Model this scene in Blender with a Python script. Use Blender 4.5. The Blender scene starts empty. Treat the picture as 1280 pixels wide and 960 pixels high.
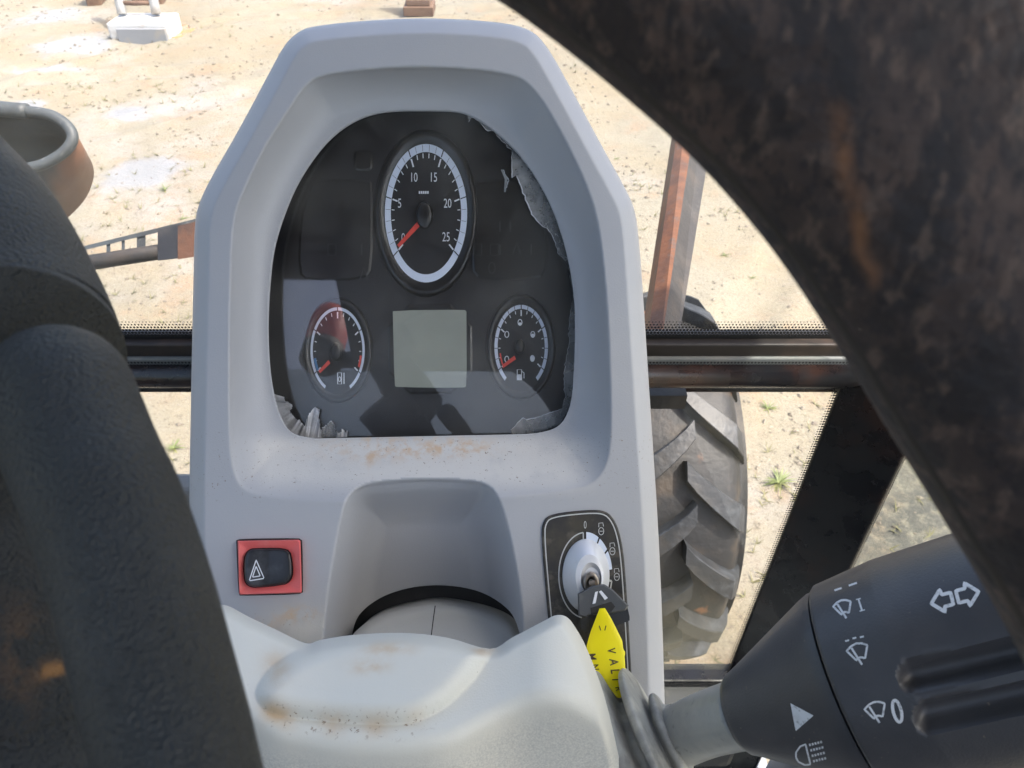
import bpy, bmesh, math, random
import numpy as np
from mathutils import Vector, Matrix, noise as mnoise
from mathutils.bvhtree import BVHTree
R_ = math.radians
random.seed(4); rng = np.random.default_rng(4)
scn = bpy.context.scene
COL = scn.collection

# ------------------------------------------------------------------ camera
PITCH = R_(40.0); F_PX = 950.0
CAM = Vector((0, 0, 2.35))
FW = Vector((0, math.cos(PITCH), -math.sin(PITCH)))
UP = Vector((0, math.sin(PITCH), math.cos(PITCH)))
RT = Vector((1, 0, 0))
cd = bpy.data.cameras.new('camera'); cam = bpy.data.objects.new('camera', cd); COL.objects.link(cam)
cam.location = CAM; cam.rotation_euler = (R_(90) - PITCH, 0, 0)
cd.sensor_width = 36; cd.lens = F_PX / 1280 * 36
cd.clip_start = 0.01; cd.clip_end = 2000
cd.dof.use_dof = True; cd.dof.focus_distance = 0.54; cd.dof.aperture_fstop = 26
scn.camera = cam

# ------------------------------------------------------------------ light
SUN_EL, SUN_AZ = R_(62), R_(110)          # azimuth clockwise from +Y, the sun stands high to the right of the cab
w = bpy.data.worlds.new('World'); scn.world = w; w.use_nodes = True
nt = w.node_tree; bg = nt.nodes['Background']
sky = nt.nodes.new('ShaderNodeTexSky'); sky.sky_type = 'NISHITA'; sky.sun_disc = False
sky.sun_elevation = SUN_EL; sky.sun_rotation = SUN_AZ; sky.dust_density = 5.0; sky.air_density = 1.0
nt.links.new(sky.outputs[0], bg.inputs[0]); bg.inputs[1].default_value = 0.15
sd = bpy.data.lights.new('sun', 'SUN'); sun = bpy.data.objects.new('sun', sd); COL.objects.link(sun)
sd.energy = 2.0; sd.angle = R_(0.6); sd.color = (1, 0.95, 0.87)
tosun = Vector((math.sin(SUN_AZ) * math.cos(SUN_EL), math.cos(SUN_AZ) * math.cos(SUN_EL), math.sin(SUN_EL)))
sun.rotation_euler = (-tosun).to_track_quat('-Z', 'Y').to_euler(); sun.location = tosun * 30
scn.view_settings.view_transform = 'Standard'; scn.view_settings.look = 'None'
scn.view_settings.exposure = 2.0; scn.view_settings.gamma = 1.0
scn.render.engine = 'CYCLES'
scn.cycles.use_denoising = True
scn.cycles.max_bounces = 8; scn.cycles.diffuse_bounces = 4; scn.cycles.transparent_max_bounces = 16
scn.cycles.caustics_reflective = False; scn.cycles.caustics_refractive = False
scn.cycles.sample_clamp_indirect = 6

# ------------------------------------------------------------------ layout helpers
def ray(px, py): return FW + RT * ((px - 640) / F_PX) + UP * ((480 - py) / F_PX)
def at(px, py, d): return CAM + ray(px, py) * d
def at_y(px, py, y):
    r = ray(px, py); return CAM + r * (y / r.y)
def gp(px, py, z=0.0):
    r = ray(px, py); return CAM + r * ((z - CAM.z) / r.z)
TILT = R_(8)
DN = (-FW) * math.cos(TILT) + UP * math.sin(TILT)        # normal of the console face
DQ = at(530, 480, 0.55)
DK = DN.dot(DQ - CAM)
def dp(px, py, h=0.0):
    r = ray(px, py); return CAM + r * ((h + DK) / DN.dot(r))
def dpa(PX, PY, H):
    a = (PX - 640) / F_PX; b = (480 - PY) / F_PX
    r = np.stack([a, FW.y + b * UP.y, FW.z + b * UP.z], -1)
    t = (H + DK) / (r @ np.array(DN))
    return np.array(CAM) + r * t[..., None]

# ------------------------------------------------------------------ object helpers
class Ctx: off = Vector((0, 0, 0))
def thing(name, label, cat, loc=(0, 0, 0), group=None):
    o = bpy.data.objects.new(name, None); COL.objects.link(o); o.location = loc
    o.empty_display_size = 0.05
    o['label'] = label; o['category'] = cat
    if group: o['group'] = group
    Ctx.off = Vector(loc)
    return o
def tag(o, label=None, cat=None, group=None, kind=None):
    if label: o['label'] = label
    if cat: o['category'] = cat
    if group: o['group'] = group
    if kind: o['kind'] = kind
    return o
def add(name, V, Fc, m, parent=None, smooth=True, label=None, kind=None, off=None, split=None):
    off = (Ctx.off if parent is not None else Vector((0, 0, 0))) if off is None else off
    me = bpy.data.meshes.new(name)
    V = np.asarray([tuple(v) for v in V], dtype=float) if not isinstance(V, np.ndarray) else V
    me.from_pydata((V - np.array(off)).tolist(), [], [list(f) for f in Fc]); me.update()
    if smooth:
        me.polygons.foreach_set('use_smooth', [True] * len(me.polygons))
        if split: me.set_sharp_from_angle(angle=R_(split))
    me.materials.append(m)
    o = bpy.data.objects.new(name, me); COL.objects.link(o)
    if parent is not None: o.parent = parent
    if label: o['label'] = label
    if kind: o['kind'] = kind
    return o
def merge(lst):
    V, Fc = [], []
    for v, f in lst:
        b = len(V); V += [tuple(x) for x in v]; Fc += [[i + b for i in q] for q in f]
    return V, Fc
def box(c, sx, sy, sz, rz=0.0):
    c = Vector(c); m = Matrix.Rotation(rz, 3, 'Z')
    V = [c + m @ Vector((x * sx / 2, y * sy / 2, z * sz / 2)) for x in (-1, 1) for y in (-1, 1) for z in (-1, 1)]
    return V, [(0, 1, 3, 2), (4, 6, 7, 5), (0, 4, 5, 1), (2, 3, 7, 6), (0, 2, 6, 4), (1, 5, 7, 3)]
def hexa(a, b):      # two quads of four corners each
    V = list(a) + list(b)
    return V, [(3, 2, 1, 0), (4, 5, 6, 7)] + [(i, (i + 1) % 4, 4 + (i + 1) % 4, 4 + i) for i in range(4)]
def bev(o, wdt=0.003, seg=2, ang=35):
    b = o.modifiers.new('bevel', 'BEVEL'); b.width = wdt; b.segments = seg; b.limit_method = 'ANGLE'; b.angle_limit = R_(ang)
    return o
def catmull(P, n=8, closed=False):
    P = [np.array(p, float) for p in P]; out = []; N = len(P)
    for i in range(N if closed else N - 1):
        g = (lambda k: P[k % N]) if closed else (lambda k: P[min(max(k, 0), N - 1)])
        p0, p1, p2, p3 = g(i - 1), g(i), g(i + 1), g(i + 2)
        for k in range(n):
            t = k / n
            out.append(0.5 * ((2 * p1) + (-p0 + p2) * t + (2 * p0 - 5 * p1 + 4 * p2 - p3) * t * t + (-p0 + 3 * p1 - 3 * p2 + p3) * t ** 3))
    if not closed: out.append(P[-1])
    return np.array(out)
def chaikin(P, k=2):
    P = np.array(P, float)
    for _ in range(k):
        Q = np.roll(P, -1, 0); P = np.stack([P * .75 + Q * .25, P * .25 + Q * .75], 1).reshape(-1, 2)
    return P
def resamp(P, n, closed=False):
    P = np.array(P, float)
    if closed: P = np.vstack([P, P[:1]])
    s = np.r_[0, np.cumsum(np.linalg.norm(np.diff(P, axis=0), axis=1))]
    q = np.linspace(0, s[-1], n, endpoint=not closed)
    return np.stack([np.interp(q, s, P[:, k]) for k in range(P.shape[1])], 1)
def sdf(poly, X, Y):
    """signed distance to a closed polygon, positive inside"""
    P = np.array(poly, float); Q = np.roll(P, -1, 0)
    sh = X.shape; x = X.ravel(); y = Y.ravel(); out = np.full(x.shape, 1e9); ins = np.zeros(x.shape, bool)
    for (ax, ay), (bx, by) in zip(P, Q):
        dx, dy = bx - ax, by - ay; L = dx * dx + dy * dy
        if L < 1e-12: continue
        t = np.clip(((x - ax) * dx + (y - ay) * dy) / L, 0, 1)
        out = np.minimum(out, (x - ax - t * dx) ** 2 + (y - ay - t * dy) ** 2)
        if ay != by: ins ^= ((ay > y) != (by > y)) & (x < dx * (y - ay) / (by - ay) + ax)
    d = np.sqrt(out); return np.where(ins, d, -d).reshape(sh)
def sstep(a, b, x):
    t = np.clip((x - a) / (b - a), 0, 1); return t * t * (3 - 2 * t)
def heightgrid(x0, x1, y0, y1, step, hfun, mask):
    xs = np.arange(x0, x1 + step, step); ys = np.arange(y0, y1 + step, step)
    X, Y = np.meshgrid(xs, ys); m = mask(X, Y)
    nx, ny = len(xs), len(ys); idx = np.arange(nx * ny).reshape(ny, nx)
    q = np.stack([idx[:-1, :-1], idx[1:, :-1], idx[1:, 1:], idx[:-1, 1:]], -1).reshape(-1, 4)
    mf = m.ravel(); q = q[(mf[q] > 0).any(1)]
    Xf, Yf = X.ravel().copy(), Y.ravel().copy(); e = 0.4
    sel = np.unique(q); sel = sel[mf[sel] <= 0]
    for _ in range(4):
        mm = mask(Xf[sel], Yf[sel])
        gx = (mask(Xf[sel] + e, Yf[sel]) - mask(Xf[sel] - e, Yf[sel])) / (2 * e)
        gy = (mask(Xf[sel], Yf[sel] + e) - mask(Xf[sel], Yf[sel] - e)) / (2 * e)
        g2 = np.maximum(gx * gx + gy * gy, .25); k = np.clip(mm / g2, -3 * step, 3 * step)
        Xf[sel] -= k * gx; Yf[sel] -= k * gy
    used = np.unique(q); re = np.full(nx * ny, -1); re[used] = np.arange(len(used))
    PX, PY = Xf[used], Yf[used]; H = hfun(PX, PY)
    return PX, PY, H, re[q]
def skirt(V, Fc, depth, dirv):
    """hang a wall from every open edge"""
    Fa = np.asarray(Fc); E = np.concatenate([Fa[:, [i, (i + 1) % 4]] for i in range(4)])
    key = np.sort(E, 1); k = key[:, 0].astype(np.int64) * len(V) + key[:, 1]
    u, inv, cnt = np.unique(k, return_inverse=True, return_counts=True); B = E[cnt[inv] == 1]
    vs = np.unique(B); mp = {int(v): len(V) + i for i, v in enumerate(vs)}
    V2 = np.vstack([V, V[vs] + np.array(dirv) * depth])
    return V2, Fa.tolist() + [[int(b), int(a), mp[int(a)], mp[int(b)]] for a, b in B]
def setattr_(o, name, vals):
    a = o.data.attributes.new(name, 'FLOAT', 'POINT')
    v = np.zeros(len(o.data.vertices)); v[:len(vals)] = vals; a.data.foreach_set('value', v)
def prism(poly, h1, h0, S=None, cham=0.0, cpx=0.0):
    S = S or dp
    """solid plate over a pixel outline, from height h0 to h1, top edge chamfered"""
    P = np.array(poly, float); n = len(P); c = P.mean(0)
    if cpx:
        T = np.roll(P, -1, 0) - np.roll(P, 1, 0); T /= np.linalg.norm(T, axis=1)[:, None] + 1e-9
        N = np.stack([-T[:, 1], T[:, 0]], 1); N *= np.sign(((c - P) * N).sum(1))[:, None]
        top = P + N * cpx
    else: top = P
    V = [S(*p, h0) for p in P] + [S(*p, h1 - cham) for p in P]; L = 2
    if cpx: V += [S(*p, h1) for p in top]; L = 3
    Fc = [tuple(range(n))[::-1], tuple(range((L - 1) * n, L * n))]
    for k in range(L - 1):
        Fc += [(k * n + i, k * n + (i + 1) % n, (k + 1) * n + (i + 1) % n, (k + 1) * n + i) for i in range(n)]
    return V, Fc
def ell(cx, cy, rx, ry, n=64, a0=0, a1=360):
    t = np.radians(np.linspace(a0, a1, n, endpoint=(a1 - a0) < 360))
    return np.stack([cx + rx * np.cos(t), cy - ry * np.sin(t)], 1)
def loft(rings, close_last=False, closed=True):
    n = len(rings[0]); V = [v for r in rings for v in r]; Fc = []
    for k in range(len(rings) - 1):
        for i in range(n if closed else n - 1):
            j = (i + 1) % n; Fc.append((k * n + i, k * n + j, (k + 1) * n + j, (k + 1) * n + i))
    if close_last: Fc.append(tuple(range((len(rings) - 1) * n, len(rings) * n)))
    return V, Fc
def eloft(cx, cy, prof, n=72, close=False, S=None):
    S = S or dp
    return loft([[S(x, y, h) for x, y in ell(cx, cy, rx, ry, n)] for rx, ry, h in prof], close)
def band(cx, cy, o, i, h, a0, a1, n=60, S=None):
    S = S or dp
    A = ell(cx, cy, *o, n, a0, a1); B = ell(cx, cy, *i, n, a0, a1); c = (a1 - a0) >= 360
    return loft([[S(x, y, h) for x, y in A], [S(x, y, h) for x, y in B]], closed=c)
def stroke(P, wd, h, S=None, closed=False):
    S = S or dp
    P = np.array(P, float); n = len(P)
    if closed: T = np.roll(P, -1, 0) - np.roll(P, 1, 0)
    else: T = np.gradient(P, axis=0)
    T /= np.linalg.norm(T, axis=1)[:, None] + 1e-9; N = np.stack([-T[:, 1], T[:, 0]], 1) * wd / 2
    return loft([[S(*p, h) for p in P + N], [S(*p, h) for p in P - N]], closed=closed)
def flat(poly, h, S=None):
    S = S or dp
    return [S(*p, h) for p in poly], [tuple(range(len(poly)))]
def txt(s, cx, cy, hpx, h, S=None, wscale=1.0, rot=0.0, shear=0.0):
    S = S or dp
    cu = bpy.data.curves.new('text', 'FONT'); cu.body = s; cu.align_x = 'CENTER'; cu.resolution_u = 3; cu.shear = shear; cu.offset = .012 if shear else 0
    ob = bpy.data.objects.new('text', cu); COL.objects.link(ob)
    me = bpy.data.meshes.new_from_object(ob.evaluated_get(bpy.context.evaluated_depsgraph_get()))
    P = np.array([v.co[:2] for v in me.vertices]); Fc = [tuple(p.vertices) for p in me.polygons]
    bpy.data.objects.remove(ob); bpy.data.curves.remove(cu); bpy.data.meshes.remove(me)
    P -= (P.max(0) + P.min(0)) / 2; k = hpx / max(np.ptp(P[:, 1]), 1e-6); P *= k; P[:, 0] *= wscale
    c, s_ = math.cos(rot), math.sin(rot)
    return [S(cx + x * c + y * s_, cy - (-x * s_ + y * c), h) for x, y in P], Fc
def sweep(P, rad, n=32, sq=None, cap=True):
    P = [Vector(p) for p in P]; rings = []; ref = None
    for i, p in enumerate(P):
        t = (P[min(i + 1, len(P) - 1)] - P[max(i - 1, 0)]).normalized()
        if ref is None:
            ref = t.cross(Vector((0.3, 0.2, 1))).normalized()
        ref = (ref - t * ref.dot(t)).normalized(); b = t.cross(ref)
        r = rad[i] if hasattr(rad, '__len__') else rad
        rings.append([p + (ref * math.cos(a) + b * math.sin(a)) * r * (sq(a, i) if sq else 1) for a in np.linspace(0, 2 * math.pi, n, endpoint=False)])
    V, Fc = loft(rings)
    if cap: Fc += [tuple(range(n))[::-1], tuple(range(len(V) - n, len(V)))]
    return V, Fc

# ------------------------------------------------------------------ materials
def node_mat(name):
    m = bpy.data.materials.new(name); m.use_nodes = True; t = m.node_tree
    return m, t, t.nodes['Principled BSDF'], t.links
def noise_mask(t, co, scale, lo, hi, detail=5, rough=.6, stretch=None, kind='noise'):
    L = t.links
    if stretch:
        mp = t.nodes.new('ShaderNodeMapping'); mp.inputs['Scale'].default_value = stretch; L.new(co, mp.inputs[0]); co = mp.outputs[0]
    n = t.nodes.new('ShaderNodeTexNoise'); n.inputs['Scale'].default_value = scale; n.inputs['Detail'].default_value = detail
    n.inputs['Roughness'].default_value = rough; L.new(co, n.inputs['Vector'])
    r = t.nodes.new('ShaderNodeMapRange'); r.interpolation_type = 'SMOOTHSTEP'
    r.inputs[1].default_value = lo; r.inputs[2].default_value = hi; L.new(n.outputs['Fac'], r.inputs[0])
    return r.outputs[0]
def mul(t, a, b):
    n = t.nodes.new('ShaderNodeMath'); n.operation = 'MULTIPLY'; t.links.new(a, n.inputs[0])
    if isinstance(b, (int, float)): n.inputs[1].default_value = b
    else: t.links.new(b, n.inputs[1])
    return n.outputs[0]
def mixc(t, fac, a, b):
    n = t.nodes.new('ShaderNodeMix'); n.data_type = 'RGBA'; t.links.new(fac, n.inputs[0])
    if isinstance(a, tuple): n.inputs[6].default_value = (*a, 1)
    else: t.links.new(a, n.inputs[6])
    n.inputs[7].default_value = (*b, 1); return n.outputs[2]
def mk(name, col, rough=.5, layers=(), bump=None, metal=0, spec=.5, attrs=(), coat=0, rvar=None):
    """layers: (colour, scale, lo, hi, amount[, stretch]); attrs: (attribute, colour, scale, lo, hi) masked by a vertex attribute"""
    m, t, b, L = node_mat(name)
    tc = t.nodes.new('ShaderNodeTexCoord').outputs['Object']
    c = col
    for ly in layers:
        k = mul(t, noise_mask(t, tc, ly[1], ly[2], ly[3], stretch=ly[5] if len(ly) > 5 else None), ly[4]); c = mixc(t, k, c, ly[0])
    for (an, ac, sc, lo, hi) in attrs:
        a = t.nodes.new('ShaderNodeAttribute'); a.attribute_name = an
        k = mul(t, a.outputs['Fac'], noise_mask(t, tc, sc, lo, hi)); c = mixc(t, k, c, ac)
    if isinstance(c, tuple): b.inputs['Base Color'].default_value = (*c, 1)
    else: L.new(c, b.inputs['Base Color'])
    b.inputs['Roughness'].default_value = rough; b.inputs['Metallic'].default_value = metal
    b.inputs['Specular IOR Level'].default_value = spec; b.inputs['Coat Weight'].default_value = coat
    if rvar:
        k = noise_mask(t, tc, rvar[0], .35, .65); r = t.nodes.new('ShaderNodeMapRange')
        r.inputs[3].default_value = rvar[1]; r.inputs[4].default_value = rvar[2]; L.new(k, r.inputs[0]); L.new(r.outputs[0], b.inputs['Roughness'])
    if bump:
        prev = None
        for (sc, st, dist) in (bump if isinstance(bump, list) else [bump]):
            n = t.nodes.new('ShaderNodeTexNoise'); n.inputs['Scale'].default_value = sc; n.inputs['Detail'].default_value = 3
            L.new(tc, n.inputs['Vector']); bp = t.nodes.new('ShaderNodeBump'); bp.inputs['Strength'].default_value = st
            bp.inputs['Distance'].default_value = dist; L.new(n.outputs['Fac'], bp.inputs['Height'])
            if prev: L.new(prev, bp.inputs['Normal'])
            prev = bp.outputs[0]
        L.new(prev, b.inputs['Normal'])
    return m
def glass(name, dust_and_light=0.03, tint=(1, 1, 1), rough=.01, dustcol=(.7, .68, .62), mud=None):
    m = bpy.data.materials.new(name); m.use_nodes = True; t = m.node_tree; t.nodes.clear(); L = t.links
    out = t.nodes.new('ShaderNodeOutputMaterial'); tr = t.nodes.new('ShaderNodeBsdfTransparent'); tr.inputs[0].default_value = (*tint, 1)
    gl = t.nodes.new('ShaderNodeBsdfGlossy'); gl.inputs['Roughness'].default_value = rough
    df = t.nodes.new('ShaderNodeBsdfDiffuse'); df.inputs[0].default_value = (*dustcol, 1)
    lw = t.nodes.new('ShaderNodeLayerWeight'); lw.inputs[0].default_value = .5
    p = t.nodes.new('ShaderNodeMath'); p.operation = 'POWER'; p.inputs[1].default_value = 5; L.new(lw.outputs['Facing'], p.inputs[0])
    r = t.nodes.new('ShaderNodeMapRange'); r.inputs[3].default_value = .04; r.inputs[4].default_value = .9; L.new(p.outputs[0], r.inputs[0])
    tc = t.nodes.new('ShaderNodeTexCoord').outputs['Object']
    k = mul(t, noise_mask(t, tc, 9, .3, .75), dust_and_light * 2)
    if mud:
        sx = t.nodes.new('ShaderNodeSeparateXYZ'); L.new(tc, sx.inputs[0]); mr = t.nodes.new('ShaderNodeMapRange'); mr.interpolation_type = 'SMOOTHSTEP'
        mr.inputs[1].default_value = mud[1]; mr.inputs[2].default_value = mud[0]; L.new(sx.outputs['Z'], mr.inputs[0])
        q = mul(t, mul(t, mr.outputs[0], noise_mask(t, tc, 14, .28, .62, 6, .7, stretch=(1, 1, .45))), mud[2])
        ad = t.nodes.new('ShaderNodeMath'); ad.operation = 'ADD'; L.new(k, ad.inputs[0]); L.new(q, ad.inputs[1]); k = ad.outputs[0]
    m1 = t.nodes.new('ShaderNodeMixShader'); L.new(r.outputs[0], m1.inputs[0]); L.new(tr.outputs[0], m1.inputs[1]); L.new(gl.outputs[0], m1.inputs[2])
    m2 = t.nodes.new('ShaderNodeMixShader'); L.new(k, m2.inputs[0]); L.new(m1.outputs[0], m2.inputs[1]); L.new(df.outputs[0], m2.inputs[2])
    L.new(m2.outputs[0], out.inputs[0]); return m

FINE = [(1000, .22, .0006), (35, .05, .004)]
M = {}
M['shell'] = mk('grey_plastic', (.42, .42, .435), .48, [((.46, .45, .44), 14, .42, .7, .35), ((.16, .14, .12), 700, .71, .77, .3)], FINE,
                attrs=[('dust_and_light', (.68, .65, .60), 40, .05, .5), ('stain', (.58, .43, .30), 130, .40, .64), ('speck', (.22, .17, .13), 560, .63, .70)])
M['cover'] = mk('pale_plastic', (.66, .645, .575), .5, [((.70, .66, .57), 16, .4, .7, .5), ((.2, .15, .1), 600, .71, .76, .6)], FINE,
                attrs=[('stain', (.58, .43, .27), 60, .28, .66), ('speck', (.22, .15, .09), 460, .58, .68), ('front_shade', (.36, .36, .345), 900, .30, .70)])
M['collar'] = mk('collar_plastic', (.50, .50, .48), .5, [((.25, .2, .15), 500, .66, .72, .6)], FINE)
M['black'] = mk('black_plastic', (.018, .018, .02), .38, [((.08, .07, .06), 30, .5, .75, .4)], FINE)
M['rubber'] = mk('black_rubber', (.015, .015, .016), .6, [((.06, .05, .045), 20, .5, .75, .5)])
M['panel'] = mk('panel_black', (.016, .016, .019), .35, [((.06, .055, .05), 18, .5, .8, .4)], FINE)
M['bezel'] = mk('gauge_black', (.012, .012, .014), .28)
M['dial'] = mk('dial_black', (.010, .010, .013), .5)
M['print'] = mk('print_white', (.78, .80, .84), .5)
M['ring'] = mk('ring_white', (.72, .78, .90), .5)
M['dim'] = mk('print_dim', (.04, .04, .043), .5)
M['red'] = mk('needle_red', (.75, .07, .05), .4)
M['blue'] = mk('print_blue', (.06, .20, .42), .5)
M['lcd'] = mk('lcd_green', (.345, .36, .305), .25, [((.31, .325, .28), 30, .4, .7, .5)])
M['lens'] = glass('panel_lens', .03, rough=.015)
M['glass'] = glass('window_glass', .05)  # dusty film thickened to wash out the view like hazy light
M['tint'] = glass('tinted_glass', .03, tint=(.80, .82, .80))
M['tint_light'] = glass('side_glass', .012, tint=(.88, .9, .88))
M['glass_low'] = glass('muddy_glass', .015, dustcol=(.36, .33, .25), mud=(.33, .56, .30))
M['film'] = None
M['redbox'] = mk('switch_red', (.80, .14, .13), .45, [((.85, .27, .24), 60, .5, .8, .5)], FINE)
M['rocker'] = mk('switch_black', (.014, .014, .016), .3, [((.10, .10, .11), 45, .5, .72, .5)], FINE)
M['plate'] = mk('ignition_plate', (.022, .020, .018), .45, [((.13, .11, .085), 90, .5, .68, .6), ((.07, .055, .03), 25, .45, .65, .6)])
M['line'] = mk('plate_line', (.55, .55, .53), .45)
M['silver'] = mk('silver_metal', (.78, .78, .80), .42, [((.5, .47, .42), 60, .55, .75, .4)], metal=.45)
M['brass'] = mk('lock_metal', (.30, .26, .22), .35, metal=.9)
M['keyhead'] = mk('key_plastic', (.07, .073, .078), .45, [((.12, .12, .12), 120, .5, .7, .5)], FINE)
M['yellow'] = mk('tag_yellow', (1.0, .84, .0), .45, [((.97, .78, .0), 40, .45, .7, .6)], (60, .2, .002))
M['ink'] = mk('ink', (.06, .04, .02), .6)
M['boot'] = mk('boot_rubber', (.30, .295, .27), .65, [((.48, .46, .40), 60, .42, .66, .8), ((.06, .06, .06), 25, .5, .7, .5)], FINE)
M['arm'] = mk('arm_grey', (.30, .295, .27), .4, [((.46, .44, .38), 25, .42, .7, .6), ((.10, .10, .095), 160, .58, .74, .5)], FINE)
M['stalk'] = mk('stalk_black', (.05, .05, .054), .42, [((.085, .08, .08), 14, .4, .7, .7), ((.22, .18, .13), 330, .68, .73, .6)], FINE)
M['wheel'] = mk('wheel_grip', (.019, .020, .019), .50, [((.035, .038, .04), 25, .45, .7, .6), ((.16, .13, .10), 260, .72, .76, .6)], [(1100, .9, .0016), (420, .25, .0012), (90, .2, .003)],
                attrs=[('wear', (.34, .16, .05), 160, .40, .56)])
M['rim'] = mk('wheel_rim_worn', (.046, .029, .023), .68, [((.095, .058, .042), 30, .44, .62, .8), ((.018, .013, .012), 150, .46, .56, .8, (1, .45, .45)), ((.15, .095, .066), 330, .52, .64, .6, (1, .4, .4)), ((.02, .015, .015), 700, .50, .60, .7, (1, .4, .4))],
               [(260, .5, .0015), (70, .4, .003)], attrs=[('wear', (.22, .095, .04), 220, .30, .54)])
M['seam'] = mk('wheel_seam', (.040, .029, .021), .75, [((.065, .044, .028), 30, .45, .65, .6)], (150, .3, .001))
M['frame'] = mk('black_paint', (.008, .008, .010), .25, [((.045, .017, .010), 7, .48, .70, .8)], rvar=(20, .2, .4))  # brown layer puts a faint reflection into the black
M['seal'] = mk('brown_seal', (.022, .017, .015), .5, [((.08, .05, .035), 12, .48, .72, .6)])
M['ledge_sheen'] = mk('grey_reflection', (.16, .17, .17), .35, [((.25, .24, .22), 15, .45, .7, .6)])
M['frit'] = mk('frit_black', (.008, .008, .008), .4)
M['sill'] = mk('sill_grey', (.055, .056, .058), .5, [((.16, .15, .13), 25, .5, .7, .5)], FINE)
M['mat'] = mk('floor_pale', (.22, .24, .26), .6)
M['greycover'] = mk('panel_grey', (.22, .23, .24), .5, [((.3, .27, .22), 8, .5, .7, .5)])
M['headliner'] = mk('headliner', (.10, .10, .105), .8)
M['seat'] = mk('seat_cloth', (.05, .05, .055), .9, bump=(600, .3, .002))
M['rust'] = mk('rusty_steel', (.15, .055, .02), .7, [((.07, .03, .018), 18, .42, .62, .8), ((.08, .06, .05), 45, .55, .7, .7)], (120, .3, .003))
M['greysteel'] = mk('worn_steel', (.028, .025, .023), .65, [((.06, .047, .036), 20, .45, .65, .7), ((.05, .045, .04), 50, .5, .7, .7)], (120, .3, .003))
M['housing'] = mk('housing_grey', (.048, .055, .058), .55, [((.03, .03, .03), 14, .45, .7, .7), ((.13, .13, .125), 60, .6, .7, .5)], (80, .25, .003),
                  attrs=[('rust', (.15, .068, .036), 6, .0, .3)])
M['tyre'] = mk('tyre_rubber', (.016, .018, .020), .52, [((.06, .052, .042), 9, .50, .72, .6), ((.045, .05, .055), 30, .48, .7, .6), ((.012, .012, .012), 4, .5, .7, .6)], (60, .3, .006))
M['tyreside'] = mk('tyre_base', (.010, .010, .010), .6, [((.05, .037, .025), 10, .48, .70, .75), ((.30, .12, .04), 7, .64, .72, .7)], (60, .3, .006))
M['rustdark'] = mk('rusty_bracket', (.085, .034, .016), .7, [((.04, .02, .014), 25, .45, .65, .8)], (120, .3, .003))
M['worn'] = mk('print_worn', (.74, .75, .76), .5, [((.22, .22, .22), 420, .52, .68, .6), ((.45, .44, .42), 60, .5, .7, .5)])
M['white'] = mk('white_paint', (.50, .50, .48), .6, [((.28, .24, .19), 5, .42, .66, .7)])
M['wooden'] = mk('brown_block', (.14, .085, .055), .8, [((.09, .05, .035), 9, .45, .65, .7)])
M['darkbox'] = mk('dark_brown', (.10, .045, .03), .6)
M['leaf'] = mk('grass_green', (.10, .13, .035), .6, [((.22, .20, .07), 6, .4, .65, .7)])
M['dry'] = mk('grass_dry', (.13, .12, .055), .7)
M['pebble'] = mk('pebble', (.19, .165, .125), .8, [((.11, .09, .07), 5, .4, .65, .8)])
M['puddle'] = mk('puddle_wet', (.40, .40, .39), .25, [((.5, .42, .33), 3, .4, .65, .6)])
M['muddy'] = mk('puddle_muddy', (.36, .17, .06), .12)
def film_mat():
    m, t, b, L = node_mat('torn_film'); out = t.nodes['Material Output']
    b.inputs['Base Color'].default_value = (.62, .61, .59, 1); b.inputs['Roughness'].default_value = .22
    tr = t.nodes.new('ShaderNodeBsdfTransparent'); mx = t.nodes.new('ShaderNodeMixShader')
    tc = t.nodes.new('ShaderNodeTexCoord').outputs['Object']; k = noise_mask(t, tc, 60, .3, .75)
    r = t.nodes.new('ShaderNodeMapRange'); r.inputs[3].default_value = .22; r.inputs[4].default_value = .6; L.new(k, r.inputs[0])
    L.new(r.outputs[0], mx.inputs[0]); L.new(tr.outputs[0], mx.inputs[1]); L.new(b.outputs[0], mx.inputs[2]); L.new(mx.outputs[0], out.inputs[0])
    return m
M['film'] = film_mat()
M['filmwhite'] = mk('film_white', (.66, .66, .68), .35, [((.35, .34, .33), 160, .45, .65, .6)])

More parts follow.
